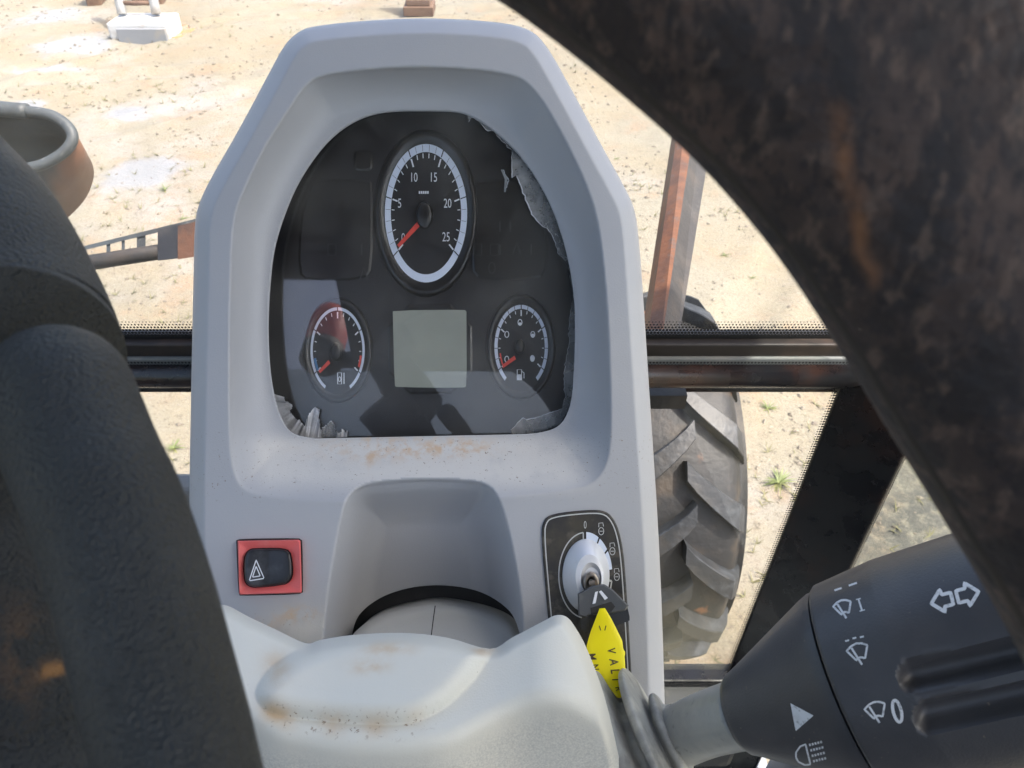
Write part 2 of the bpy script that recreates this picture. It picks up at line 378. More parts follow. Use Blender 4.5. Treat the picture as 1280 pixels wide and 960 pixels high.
def ground_mat():
    m, t, b, L = node_mat('sandy_ground'); tc = t.nodes.new('ShaderNodeTexCoord').outputs['Object']
    c = mixc(t, noise_mask(t, tc, .8, .38, .66), (.205, .188, .140), (.20, .168, .108))
    c = mixc(t, mul(t, noise_mask(t, tc, .55, .50, .66, 6, .65), .75), c, (.25, .232, .21))          # pale dried mud
    c = mixc(t, mul(t, noise_mask(t, tc, 2.3, .52, .68, 6, .7), .5), c, (.24, .15, .085))           # orange clay
    c = mixc(t, mul(t, noise_mask(t, tc, 7, .50, .70, 8, .75), .5), c, (.165, .13, .09))
    c = mixc(t, mul(t, noise_mask(t, tc, 45, .56, .68, 4, .7), .75), c, (.085, .066, .046))          # grit
    c = mixc(t, mul(t, noise_mask(t, tc, 110, .54, .66, 4, .7), .7), c, (.09, .073, .052))
    c = mixc(t, mul(t, noise_mask(t, tc, 90, .58, .70, 3, .6), .5), c, (.32, .295, .25))
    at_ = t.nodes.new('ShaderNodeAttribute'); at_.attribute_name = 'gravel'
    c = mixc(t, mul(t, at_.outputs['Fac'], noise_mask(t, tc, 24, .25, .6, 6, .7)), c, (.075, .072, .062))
    aw = t.nodes.new('ShaderNodeAttribute'); aw.attribute_name = 'wet'
    sm = t.nodes.new('ShaderNodeMath'); sm.operation = 'ADD'; L.new(aw.outputs['Fac'], sm.inputs[0]); L.new(mul(t, noise_mask(t, tc, 3.0, .2, .8, 6, .7), .55), sm.inputs[1])
    wr = t.nodes.new('ShaderNodeMapRange'); wr.interpolation_type = 'SMOOTHSTEP'; wr.inputs[1].default_value = .55; wr.inputs[2].default_value = 1.05; L.new(sm.outputs[0], wr.inputs[0])
    c = mixc(t, mul(t, wr.outputs[0], .8), c, (.215, .22, .225))
    L.new(c, b.inputs['Base Color'])
    rr_ = t.nodes.new('ShaderNodeMapRange'); rr_.inputs[3].default_value = .88; rr_.inputs[4].default_value = .4; L.new(wr.outputs[0], rr_.inputs[0]); L.new(rr_.outputs[0], b.inputs['Roughness'])
    n = t.nodes.new('ShaderNodeTexNoise'); n.inputs['Scale'].default_value = 50; n.inputs['Detail'].default_value = 6; n.inputs['Roughness'].default_value = .7; L.new(tc, n.inputs['Vector'])
    bp = t.nodes.new('ShaderNodeBump'); bp.inputs['Strength'].default_value = .6; bp.inputs['Distance'].default_value = .02
    L.new(n.outputs['Fac'], bp.inputs['Height']); L.new(bp.outputs[0], b.inputs['Normal']); return m
M['ground'] = ground_mat()

# ------------------------------------------------------------------ the ground and what lies on it
def rut(x, y):
    r = 0
    for (ax, ay, bx, by) in ((-7, 6.6, 5, 9.2), (-7, 8.3, 5, 10.9), (-6, 3.0, -.5, 9), (1.2, 3.2, 4.5, 9.5), (-7.6, 4.2, -2, 10.5)):
        L = math.hypot(bx - ax, by - ay); d = ((x - ax) * (by - ay) - (y - ay) * (bx - ax)) / L; u = ((x - ax) * (bx - ax) + (y - ay) * (by - ay)) / L
        d += .12 * mnoise.noise(Vector((u * .6, ax, 2))); q = abs(d)
        r += -.035 * math.exp(-(q / .13) ** 4) * (.75 + .25 * math.sin(u * 26 + (8 * q))) + .022 * math.exp(-((q - .2) / .06) ** 2)
    return r * (.5 + mnoise.noise(Vector((x * .4, y * .4, 17))))
def gz(x, y): return rut(x, y) + .05 * mnoise.noise(Vector((x * .35, y * .35, 0))) + .018 * mnoise.noise(Vector((x * 1.7, y * 1.7, 3))) - .03
def build_ground():
    def axis(lo, hi, st): 
        a = np.arange(lo, hi, st); far = np.array([1.5, 4, 10, 25, 60, 150, 400, 900.])
        return np.r_[(lo - far)[::-1], a, hi + far]
    xs, ys = axis(-8, 5, .06), axis(-1, 13, .06); X, Y = np.meshgrid(xs, ys)
    Z = np.array([gz(x, y) if -9 < x < 6 and -2 < y < 14 else -.03 for x, y in zip(X.ravel(), Y.ravel())])
    nx, ny = len(xs), len(ys); idx = np.arange(nx * ny).reshape(ny, nx)
    q = np.stack([idx[:-1, :-1], idx[:-1, 1:], idx[1:, 1:], idx[1:, :-1]], -1).reshape(-1, 4)
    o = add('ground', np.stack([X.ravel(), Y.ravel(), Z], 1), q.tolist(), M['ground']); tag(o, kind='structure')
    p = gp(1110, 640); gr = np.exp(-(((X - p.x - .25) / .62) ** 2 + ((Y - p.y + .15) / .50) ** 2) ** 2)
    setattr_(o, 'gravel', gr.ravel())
    pa = np.zeros(X.shape)
    for px, py, rx, ry, k in ((178, 212, 55, 24, 1), (160, 140, 40, 13, .9), (95, 55, 60, 14, 1), (60, 84, 70, 7, .8), (30, 128, 30, 9, .8), (290, 230, 30, 26, .7), (60, 18, 60, 14, .8)):
        c = gp(px, py); a = abs(gp(px + rx, py).x - c.x); b = abs(gp(px, py - ry).y - gp(px, py + ry).y) / 2
        pa = np.maximum(pa, k * np.exp(-((X - c.x) / a) ** 2 - ((Y - c.y) / b) ** 2))
    setattr_(o, 'wet', pa.ravel())
build_ground()
def blob_sheet(name, px, py, rx, ry, m, seed, lift=.004):
    c = gp(px, py); ex = gp(px + rx, py); a = (ex - c).length; b = (gp(px, py - ry) - gp(px, py + ry)).length / 2
    n, rings = 40, []
    for f in (1.0, .9, .6, .3, .02):
        rg = []
        for i in range(n):
            t = 2 * math.pi * i / n; k = f * (1 + .38 * mnoise.noise(Vector((math.cos(t) * 1.6, math.sin(t) * 1.6, seed))) + .14 * mnoise.noise(Vector((math.cos(t) * 5, math.sin(t) * 5, seed))))
            x, y = c.x + a * k * math.cos(t), c.y + b * k * math.sin(t); rg.append((x, y, gz(x, y) + (lift if f < 1 else -.004)))
        rings.append(rg)
    V, Fc = loft(rings, True); tag(add(name, V, Fc, m), kind='structure')
blob_sheet('puddle', 224, 38, 17, 10, M['muddy'], 7.7)

def scatter():
    V, Fc = [], []; base = [Vector(v) for v in ((1, 0, 0), (-1, 0, 0), (0, 1, 0), (0, -1, 0), (0, 0, 1), (0, 0, -1))]
    fc = [(0, 2, 4), (2, 1, 4), (1, 3, 4), (3, 0, 4), (2, 0, 5), (1, 2, 5), (3, 1, 5), (0, 3, 5)]
    for k in range(16000):
        y = random.uniform(.9, 11); x = random.uniform(-.85 * y - .6, .75 * y + 1.2)
        if mnoise.noise(Vector((x * .9, y * .9, 9))) < random.uniform(-.6, .35): continue
        s = random.choice([.0025, .003, .004, .005, .007, .010]) * (1 + y * .10); r = Matrix.Rotation(random.uniform(0, 6.3), 3, 'Z')
        b = len(V); sc = Vector((random.uniform(.8, 1.6), random.uniform(.7, 1.2), random.uniform(.4, .9))) * s; z = gz(x, y) + s * .2
        for v in base: V.append(tuple(r @ Vector((v.x * sc.x, v.y * sc.y, v.z * sc.z)) + Vector((x, y, z))))
        Fc += [tuple(i + b for i in f) for f in fc]
    o = add('gravel', V, Fc, M['pebble'], smooth=False); tag(o, 'small stones and clods strewn over the sandy yard', 'gravel', kind='stuff')
    V, Fc = [], []
    for k in range(3200):
        y = random.uniform(1.0, 9); x = random.uniform(-.8 * y - .5, .7 * y + 1)
        if mnoise.noise(Vector((x * .7, y * .7, 31))) < .02: continue
        for j in range(random.randint(3, 7)):
            a = random.uniform(0, 6.3); L = random.uniform(.015, .05) * (1 + y * .06); wd = L * .07; d = Vector((math.cos(a), math.sin(a), random.uniform(.2, .9))).normalized() * L; sd = Vector((-math.sin(a), math.cos(a), 0)) * wd
            p = Vector((x, y, gz(x, y))); b = len(V); V += [p - sd, p + sd, p + d]; Fc.append((b, b + 1, b + 2))
    o = add('grass', V, Fc, M['dry'], smooth=False); tag(o, 'sparse dry grass sprouting from the sand', 'grass', kind='stuff')
scatter()
def tuft(px, py, rpx, n, label, seed):
    random.seed(seed); c = gp(px, py); c.z = gz(c.x, c.y); r = (gp(px + rpx, py) - c).length
    t = thing('grass_tuft', label, 'grass tuft', c, 'green grass tufts in the sand'); V, Fc = [], []
    for k in range(n):
        a = random.uniform(0, 6.3); L = r * random.uniform(.6, 1.15); el = random.uniform(.15, .9); dr = Vector((math.cos(a) * math.cos(el), math.sin(a) * math.cos(el), math.sin(el)))
        sd = Vector((-math.sin(a), math.cos(a), 0)) * L * .045; b = len(V)
        for s in (0, .35, .7, 1):
            p = c + dr * L * s - Vector((0, 0, 1)) * L * .35 * s * s; k2 = (1 - s) ** .6
            V += [p - sd * k2, p + sd * k2 + Vector((0, 0, L * .01))]
        Fc += [(b + 2 * i, b + 2 * i + 1, b + 2 * i + 3, b + 2 * i + 2) for i in range(3)]
    add('blade_cluster', V, Fc, M['leaf'], t)
tuft(975, 600, 25, 60, 'star-shaped green grass tuft between the tyre and the black cab post', 1)
tuft(960, 510, 16, 26, 'small sparse grass tuft just below the black crossbar beside the tyre', 2)
tuft(215, 555, 15, 26, 'small grass tuft at the left edge of the grey console, below the crossbar', 3)
tuft(905, 318, 12, 18, 'tiny grass tuft in the sand right of the rusty guard bar', 4)
tuft(770, 195, 7, 12, 'tiny green tuft by the upper right slope of the console', 5)
tuft(205, 232, 13, 20, 'low grass tuft on the edge of the pale wet patch left of the console', 6)
tuft(226, 268, 9, 14, 'low grass tuft above the slotted steel arm', 7)
tuft(940, 345, 10, 14, 'faint grass tuft above the crossbar near the steering wheel rim', 8)
random.seed(11)

# far things at the top edge of the picture
c = gp(171, 52)
t = thing('access_ladder', 'white ladder-like frame standing on a white block at the far left of the yard', 'ladder', c)
s = 8.0 / F_PX
V, Fc = box((c.x, c.y + .30, gz(c.x, c.y) + .09), .62, .42, .20); bev(add('base_block', V, Fc, M['white'], t, False), .02)
V, Fc = box((c.x + .05, c.y + .06, gz(c.x, c.y) + .07), .50, .04, .15); add('skirt_board', V, Fc, M['greycover'], t, False)
for sx, tx in ((-.23, -.34), (.13, .04)):
    a = Vector((c.x + sx, c.y + .35, .18)); b = Vector((c.x + tx, c.y + .75, .95)); V, Fc = sweep([a, b], .05, 8); add('rail', V, Fc, M['white'], t)
for k in range(4):
    f = .12 + k * .24; a = Vector((c.x - .23, c.y + .35, .18)).lerp(Vector((c.x - .34, c.y + .75, .95)), f); b = Vector((c.x + .13, c.y + .35, .18)).lerp(Vector((c.x + .04, c.y + .75, .95)), f)
    V, Fc = sweep([a, b], .022, 8); add('rung', V, Fc, M['wooden'], t)
c = gp(222, 40); V, Fc = sweep([c + Vector((-.01, -.12, .015)), c + Vector((-.05, .20, .02))], .010, 8)
tag(add('thin_rod', V, Fc, M['white']), 'thin white rod lying across the small brown puddle', 'rod')
for px, lab in ((114, 'brown block left of the white ladder frame in the yard'), (182, 'brown block right of the white ladder frame in the yard')):
    c = gp(px, 6); V, Fc = box((c.x, c.y + .15, gz(c.x, c.y) + .14), .16 if px < 150 else .34, .3, .32, .2); o = bev(add('brown_block', V, Fc, M['wooden'], None, False), .02); tag(o, lab, 'block')
c = gp(523, 19)
t = thing('marker_post', 'white and dark post on a stepped brown base beyond the console top', 'post', c)
for k, (wx, z0, z1) in enumerate(((.34, 0, .10), (.27, .103, .17))):
    V, Fc = box((c.x, c.y + .17, gz(c.x, c.y) + (z0 + z1) / 2), wx, .34 - k * .06, z1 - z0); bev(add('base_step', V, Fc, M['wooden'], t, False), .008)
for dx, wx, m in ((-.08, .05, 'white'), (0, .09, 'darkbox'), (.075, .05, 'white')):
    V, Fc = box((c.x + dx, c.y + .17, gz(c.x, c.y) + .48), wx, .08, .615); add('upright', V, Fc, M[m], t, False)

# ------------------------------------------------------------------ front wheel of the machine
def build_wheel():
    xc, yc, R = .452, 1.72, .575; Wd = .160
    t = thing('front_wheel', 'dusty front wheel with chevron tractor tread seen behind the lower right glass', 'wheel', (xc, yc, gz(xc, yc))); zc = R + .02
    def rad(wv): a = abs(wv) / Wd; return R - .035 - .02 * a * a - .10 * max(0, a - .72) ** 1.6 * 4
    prof = [(-.12, .30), (-.165, .40), (-.17, .48)] + [(wv, rad(wv)) for wv in np.linspace(-Wd, Wd, 17)] + [(.17, .48), (.165, .40), (.12, .30)]
    n = 72; V, Fc = loft([[(wv, -r * math.sin(a), r * math.cos(a)) for a in np.linspace(0, 2 * math.pi, n, endpoint=False)] for wv, r in prof])
    def put(name, V, Fc, m, **k):
        o = add(name, V, Fc, m, t, off=Vector((0, 0, 0)), **k); o.location = (0, 0, zc); return o
    put('tyre', V, Fc, M['tyreside'])
    V, Fc = loft([[(wv, -r * math.sin(a), r * math.cos(a)) for a in np.linspace(0, 2 * math.pi, 40, endpoint=False)] for wv, r in ((.12, .305), (.07, .29), (.05, .16), (.08, .10), (.08, .01))])
    put('rim', V, Fc, M['rust'])
    def lug(sgn):
        rings = []
        for s in np.linspace(0, 1, 9):
            wv = sgn * (-.012 + s * (Wd + .022)); ph = .02 + .27 * s ** .85; r = rad(min(abs(wv), Wd)) - (.05 if abs(wv) > Wd else 0); hw = .026 + .012 * s
            top = r + .046 - .008 * s; rg = []
            for dph, rr in ((-hw * 1.15, r - .02), (-hw, top - .003), (-hw * .9, top), (hw * .9, top), (hw, top - .003), (hw * 1.15, r - .02)):
                a = ph + dph / R; rg.append((wv, -rr * math.sin(a), rr * math.cos(a)))
            rings.append(rg)
        V, Fc = loft(rings); Fc += [tuple(range(6))[::-1], tuple(range(len(V) - 6, len(V)))]; return V, Fc
    N = 17
    for sgn in (1, -1):
        V, Fc = lug(sgn); first = put('lug', V, Fc, M['tyre'], split=28); first.rotation_euler.x = 0 if sgn > 0 else math.pi / N
        for k in range(1, N):
            o = first.copy(); COL.objects.link(o); o.parent = t; o.rotation_euler.x = 2 * math.pi * k / N + (0 if sgn > 0 else math.pi / N)
build_wheel()

# rusty bar outside, in front of the wheel
t = thing('guard_bar', 'rust-orange and grey square steel bar leaning up in front of the tyre', 'steel bar', at(820, 470, .93))
def barpts(px, py, d): return at(px, py, d)
aL, aM, aR = at(853, 120, 1.36), at(872, 128, 1.33), at(896, 132, 1.37)
bL, bM, bR = at(805, 452, .93), at(823, 454, .91), at(843, 456, .94)
aL, aM, aR = [b_ + (a_ - b_) * 2.2 for a_, b_ in ((aL, bL), (aM, bM), (aR, bR))]
back = FW * .05
for nm, a1, a2, b1, b2, m in (('rusty_face', aL, aM, bL, bM, 'rust'), ('grey_face', aM, aR, bM, bR, 'greysteel')):
    q1 = [a1, a2, a2 + back, a1 + back]; q2 = [b1, b2, b2 + back, b1 + back]
    V, Fc = hexa(q1, q2); add(nm, V, Fc, M[m], t, False)
V, Fc = box(at(822, 468, .90), .05, .10, .02); add('foot_plate', V, Fc, M['greysteel'], t, False)

# slotted arm on the left
t = thing('slotted_arm', 'weathered steel arm with square slots reaching behind the console on the left', 'steel arm', at(95, 325, 1.35))
def sl(px, py, k=0): return at(px, py, 1.35 + k)
def slab(poly, d0, d1): 
    n = len(poly); V = [at(x, y, d0) for x, y in poly] + [at(x, y, d1) for x, y in poly]
    return V, [tuple(range(n)), tuple(range(n, 2 * n))[::-1]] + [(i, (i + 1) % n, n + (i + 1) % n, n + i) for i in range(n)]
def topy(x): return 310 - (x - 95) * .245
def boty(x): return 322 - (x - 95) * .155
parts = []
cuts = [(108, 133), (138, 152), (156, 171), (182, 201)]
parts.append(slab([(60, topy(60)), (290, topy(290)), (290, topy(290) + 6), (60, topy(60) + 5)], 1.35, 1.42))
xs = [60] + [v for c_ in cuts for v in c_] + [225]
for i in range(0, len(xs), 2):
    a, b = xs[i], xs[i + 1]; parts.append(slab([(a, topy(a) + 4), (b, topy(b) + 4), (b, boty(b)), (a, boty(a))], 1.353, 1.358))
V, Fc = merge(parts); add('slotted_plate', V, Fc, M['housing'], t, False)
V, Fc = sweep([sl(40, boty(40) + 9), sl(300, boty(300) + 9)], .0135, 20); add('tube', V, Fc, M['greysteel'], t)
V, Fc = slab([(225, topy(225) + 6.5), (300, topy(300) + 6.5), (300, boty(300) + 19), (225, boty(225) + 19)], 1.33, 1.348); bev(add('end_bracket', V, Fc, M['rustdark'], t, False), .004)
V, Fc = slab([(200, topy(200) + 5), (224, topy(224) + 5), (224, boty(224) + 18), (200, boty(200) + 17)], 1.332, 1.349); bev(add('clamp', V, Fc, M['black'], t, False), .004)

V, Fc = sweep([at(285, boty(285) + 9, 1.37), at(285, boty(285) + 9, 1.37) + Vector((0, 0, -2.0))], .022, 16); add('support_post', V, Fc, M['greysteel'], t)
# curved housing on the far left
t = thing('metal_housing', 'open curved grey and brown metal housing at the left beyond the steering wheel', 'housing', at(60, 270, 1.6))
rimp = catmull([(-60, 150), (-25, 136), (20, 138), (60, 143), (82, 155), (91, 172), (80, 190), (55, 205), (25, 214), (-25, 240), (-70, 230), (-80, 185)], 6, True)
basep = catmull([(-40, 190), (0, 180), (40, 175), (80, 178), (103, 190), (114, 212), (109, 236), (96, 256), (70, 279), (10, 320), (-50, 320), (-60, 250)], 6, True)
R1 = [at(x, y, 1.55) for x, y in rimp]; R2 = [at(x, y, 1.74) for x, y in basep]; mid = [a.lerp(b, .5) for a, b in zip(R1, R2)]
V, Fc = loft([R1, mid, R2], True); o = add('shell', V, Fc, M['housing'], t)
px_of = np.r_[rimp[:, 0], (rimp[:, 0] + basep[:, 0]) / 2, basep[:, 0]]; setattr_(o, 'rust', sstep(58, 74, px_of))
o.modifiers.new('wall', 'SOLIDIFY').thickness = -.006
c1 = sum(R1, Vector()) / len(R1); c2 = sum(R2, Vector()) / len(R2)
V, Fc = loft([[c1 + (p - c1) * .93 for p in R1], [c2 + (p - c2) * .90 - FW * .012 for p in R2]], True); add('inner_shade', V, Fc, M['rubber'], t)  # black lining added for the shade inside the housing
V, Fc = sweep(R1 + R1[:1], .011, 12, cap=False); add('rolled_rim', V, Fc, M['housing'], t)
hp0 = at(-45, 270, 1.70); V, Fc = sweep([hp0, hp0 + Vector((-.05, 0, -.25)), hp0 + Vector((-.05, 0, -2.0))], .024, 16); add('support_post', V, Fc, M['greysteel'], t)
V, Fc = sweep([at(x, y, 1.55) for x, y in rimp[6:15]], .0155, 14); add('rim_sleeve', V, Fc, M['housing'], t)

# ------------------------------------------------------------------ cab
t = cab = thing('driver_cab', 'black driver cab frame with glass panes, crossbar and slanted corner post around the console', 'cab', (0, .3, .95))
ybar = .655
def zb(py): return at_y(640, py, ybar).z
def xbar(name, y0, y1, m, dy, depth, x0=-.80, x1=.40, **k):
    za, zb_ = at_y(640, y0, ybar + dy).z, at_y(640, y1, ybar + dy).z
    V, Fc = box(((x0 + x1) / 2, ybar + dy + depth / 2, (za + zb_) / 2), x1 - x0, depth, abs(za - zb_)); o = add(name, V, Fc, M[m], cab, False); bev(o, .002); return o
xbar('seal_strip', 431, 447.5, 'seal', .0, .03)
xbar('reflection_strip', 448, 463, 'ledge_sheen', -.004, .03)  # pale reflection of the frit built as a strip
def zc_(py): return at_y(640, py, ybar - .012).z
zt = (zc_(461) + zc_(486)) / 2; rt = abs(zc_(461) - zc_(486)) / 2 * .98
V, Fc = sweep([(-.80, ybar - .006, zt), (.40, ybar - .006, zt)], rt, 32); add('crossbar', V, Fc, M['frame'], cab)
xbar('lower_seal', 485, 491, 'frame', .006, .02)
# windscreen, upper and lower
Z0 = zb(434); tilt = .11
V, Fc = hexa([(-.80, ybar + .012, Z0), (.405, ybar + .012, Z0), (.405, ybar + .017, Z0), (-.80, ybar + .017, Z0)],
             [(-.80, ybar + .012 + tilt, 2.92), (.405, ybar + .012 + tilt, 2.92), (.405, ybar + .017 + tilt, 2.92), (-.80, ybar + .017 + tilt, 2.92)])
up_glass = add('windscreen', V, Fc, M['glass'], cab, False)
yl = .600; zlo = at_y(640, 838, yl).z
V, Fc = hexa([(-.80, yl, zlo), (.33, yl, zlo), (.33, yl + .005, zlo), (-.80, yl + .005, zlo)],
             [(-.80, ybar + .010, zb(489)), (.395, ybar + .010, zb(489)), (.395, ybar + .015, zb(489)), (-.80, ybar + .015, zb(489))])
low_glass = add('lower_windscreen', V, Fc, M['glass_low'], cab, False)
# frit dots on the inside of the panes, joined
V, Fc = [], []
def dot(p, ex, ey, r):
    b = len(V); n = 8
    for i in range(n):
        a = 2 * math.pi * i / n; V.append(p + ex * (r * math.cos(a)) + ey * (r * math.sin(a)))
    Fc.append(tuple(range(b, b + n)))
ey = Vector((0, tilt, 2.92 - Z0)).normalized(); step = .0037
for j in range(7):
    r = .0023 * (1 - j * .115); k = 0
    x = -.80 + (j % 2) * step / 2
    while x < .40:
        if not -.33 < x < .12: dot(Vector((x, ybar + .0112, Z0 + .004)) + ey * (j * step * .9), Vector((1, 0, 0)), ey, r)
        x += step
add('frit_dots', V, Fc, M['frit'], up_glass, False, kind='stuff')
V, Fc = [], []
for j in range(4):
    x = -.80 + (j % 2) * step / 2
    while x < .40:
        if not -.33 < x < .12: dot(Vector((x, ybar - .0048, zb(450) - j * step * .85)), Vector((1, 0, 0)), Vector((0, 0, 1)), .0013 - j * .0002)
        x += step
add('frit_dots', V, Fc, M['frit'], up_glass, False, kind='stuff')  # dots of the mirrored frit, drawn on the pale strip
# slanted corner post
pT, pB = at_y(1050, 478, ybar), at_y(907, 845, yl)
def quad(p): return [p, p + Vector((.072, -.055, 0)), p + Vector((.10, -.02, 0)), p + Vector((.035, .035, 0))]
topP = pT + (pT - pB).normalized() * 1.2
V, Fc = hexa(quad(pB + (pB - pT).normalized() * .35), quad(topP))
bev(add('corner_post', V, Fc, M['frame'], cab, False), .004, 3)
def edge_dots():
    d = (pB - pT); e = d.normalized(); sx = Vector((-1, 0, 0)); n = int(d.length / step)
    for i in range(n):
        for j in range(3): dot(pT + e * (i * step) + sx * (.0005 + j * step * .8) + Vector((0, -.004, 0)), Vector((1, 0, 0)), e, .0019 - j * .0005)
V, Fc = [], []; edge_dots(); add('frit_dots', V, Fc, M['frit'], low_glass, False, kind='stuff')
# bottom of the lower pane, sill and floor
V, Fc = box((-.2, yl - .004, zlo - .006), 1.1, .03, .016); bev(add('pane_seal', V, Fc, M['frame'], cab, False), .003)
V, Fc = box((-.2, yl - .03, zlo - .10), 1.1, .07, .17); bev(add('sill', V, Fc, M['sill'], cab, False), .01)
V, Fc = box((-.2, .05, .95), 1.3, 1.4, .05); add('floor_panel', V, Fc, M['mat'], cab, False)
p1 = at_y(140, 586, .62); V, Fc = box((-.55, .60, p1.z - .35), .80, .03, .70); bev(add('lower_panel', V, Fc, M['greycover'], cab, False), .006)
# right side window behind the post
xr = .444
V, Fc = box((xr, .155, 2.05), .005, .92, 1.60); side = add('side_window', V, Fc, M['tint_light'], cab, False)
V, Fc = [], []
for i in range(150):
    for j in range(5): dot(Vector((xr - .004, .610 - j * step * .8, 1.30 + i * step)), Vector((0, 1, 0)), Vector((0, 0, 1)), .0021 - j * .0003)
add('frit_dots', V, Fc, M['frit'], side, False, kind='stuff')
# roof, rear and door side of the cab, unseen, closed and cut open to shape the light
V, Fc = merge([box((.20, .095, 2.95), 1.20, 1.09, .06), box((-.63, .24, 2.95), .458, .80, .06)]); add('roof_panel', V, Fc, M['headliner'], cab, False)
V, Fc = box((-.18, .69, 2.95), 1.30, .10, .06); add('roof_front_rail', V, Fc, M['frame'], cab, False)
V, Fc = hexa([(-.78, -.80, 2.25), (.43, -.80, 2.25), (.43, -.795, 2.25), (-.78, -.795, 2.25)], [(-.78, -.46, 2.93), (.43, -.46, 2.93), (.43, -.455, 2.93), (-.78, -.455, 2.93)]); add('rear_window', V, Fc, M['tint'], cab, False)
V, Fc = box((-.80, .24, 2.33), .006, .90, 1.18); add('door_window', V, Fc, M['tint'], cab, False)
V, Fc = box((-.18, -.83, 1.60), 1.30, .05, 1.3); add('rear_wall', V, Fc, M['headliner'], cab, False)
for x, y in ((-.80, -.80), (.45, -.80), (-.80, .72)):
    V, Fc = box((x, y, 1.95), .08, .08, 1.96); add('cab_pillar', V, Fc, M['frame'], cab, False)
V, Fc = box((-.80, -.05, 1.35), .04, 1.45, .80); add('door_lower_panel', V, Fc, M['greycover'], cab, False)
V, Fc = box((-.80, -.50, 2.02), .04, .56, .60); add('rear_quarter_panel', V, Fc, M['headliner'], cab, False)
V, Fc = box((.455, -.55, 1.75), .04, .50, 1.0); add('rear_quarter_panel', V, Fc, M['headliner'], cab, False)
V, Fc = box((.455, -.05, 1.10), .04, 1.25, .34); add('right_lower_panel', V, Fc, M['greycover'], cab, False)
bc = Vector((-.50, -.47, 3.02))  # unseen dome added so the lens mirrors a red patch
t = thing('reflection_dome', 'red-orange beacon dome, unseen, added for the red patch in the lens beside the small left gauge', 'reflection', bc)
V, Fc = loft([[bc + Vector((r * math.cos(a), r * math.sin(a), z)) for a in np.linspace(0, 2 * math.pi, 32, endpoint=False)] for r, z in ((.048, .0), (.054, .03), (.054, .11), (.046, .145), (.02, .16), (.001, .163))], True); add('dome', V, Fc, M['redbox'], t)
V, Fc = loft([[bc + Vector((r * math.cos(a), r * math.sin(a), z)) for a in np.linspace(0, 2 * math.pi, 32, endpoint=False)] for r, z in ((.001, -.045), (.056, -.045), (.056, .004), (.04, .006))], True); add('dome_base', V, Fc, M['rubber'], t)
V, Fc = box((-.43, -.44, 2.95), .12, .04, .02); add('bracket', V, Fc, M['frame'], t, False)
t = thing('driver_chair', 'black cloth driver chair with headrest inside the cab', 'chair', (-.05, -.42, .98))
V, Fc = box((-.05, -.30, 1.35), .50, .48, .14); bev(add('seat_cushion', V, Fc, M['seat'], t, False), .05, 4)
V, Fc = box((-.05, -.62, 2.28), .26, .10, .22); bev(add('headrest', V, Fc, M['seat'], t, False), .04, 4)
V, Fc = box((-.05, -.60, 1.75), .48, .12, .75); bev(add('backrest', V, Fc, M['seat'], t, False), .05, 4)
V, Fc = box((-.05, -.35, 1.13), .30, .30, .30); add('seat_base', V, Fc, M['sill'], t, False)

# ------------------------------------------------------------------ instrument console
OUT = chaikin([(372, 40), (388, 33), (450, 26), (530, 22), (610, 26), (655, 33), (680, 50), (718, 118), (752, 182), (782, 236), (794, 262), (799, 300), (806, 400), (815, 540), (823, 660), (829, 800), (834, 1010),
               (246, 1010), (240, 800), (236, 640), (239, 480), (242, 340), (243, 284), (247, 258), (262, 225), (300, 160), (338, 88), (356, 55)], 2)
LIP = chaikin([(520, 81), (445, 86), (397, 93), (378, 108), (360, 136), (330, 182), (305, 234), (291, 270), (287, 328), (285, 475), (286, 560), (291, 594), (303, 615), (337, 623), (420, 628), (540, 629), (660, 620), (709, 614), (743, 606), (760, 582),
               (765, 548), (764, 474), (760, 377), (750, 278), (733, 226), (706, 170), (676, 118), (655, 98), (640, 92), (600, 85)], 2)
WIN = chaikin([(540, 137), (495, 137), (465, 141), (440, 151), (415, 169), (393, 194), (370, 230), (353, 271), (341, 312), (336, 360), (334, 410), (336, 460), (342, 497), (350, 522), (362, 542), (390, 548), (400, 548), (520, 545.5), (640, 543), (672, 542),
               (700, 534), (713, 510), (717, 480), (719, 430), (719, 380), (714, 340), (705, 300), (690, 257), (670, 220), (650, 193), (625, 168), (600, 149), (575, 138)], 2)
WELL = chaikin([(385, 1040), (403, 790), (410, 730), (417, 690), (426, 642), (434, 618), (452, 604), (480, 599), (540, 596), (595, 599), (614, 606), (626, 624), (637, 660), (649, 720), (657, 790), (668, 1040)], 2)
HOLE = chaikin([(438, 800), (443, 776), (455, 761), (475, 747), (495, 739), (520, 733), (550, 731), (580, 734), (605, 741), (627, 754), (643, 770), (652, 800), (655, 850), (430, 850)], 2)
def bevw(X, Y): return 18 + 2 * (Y < 120)
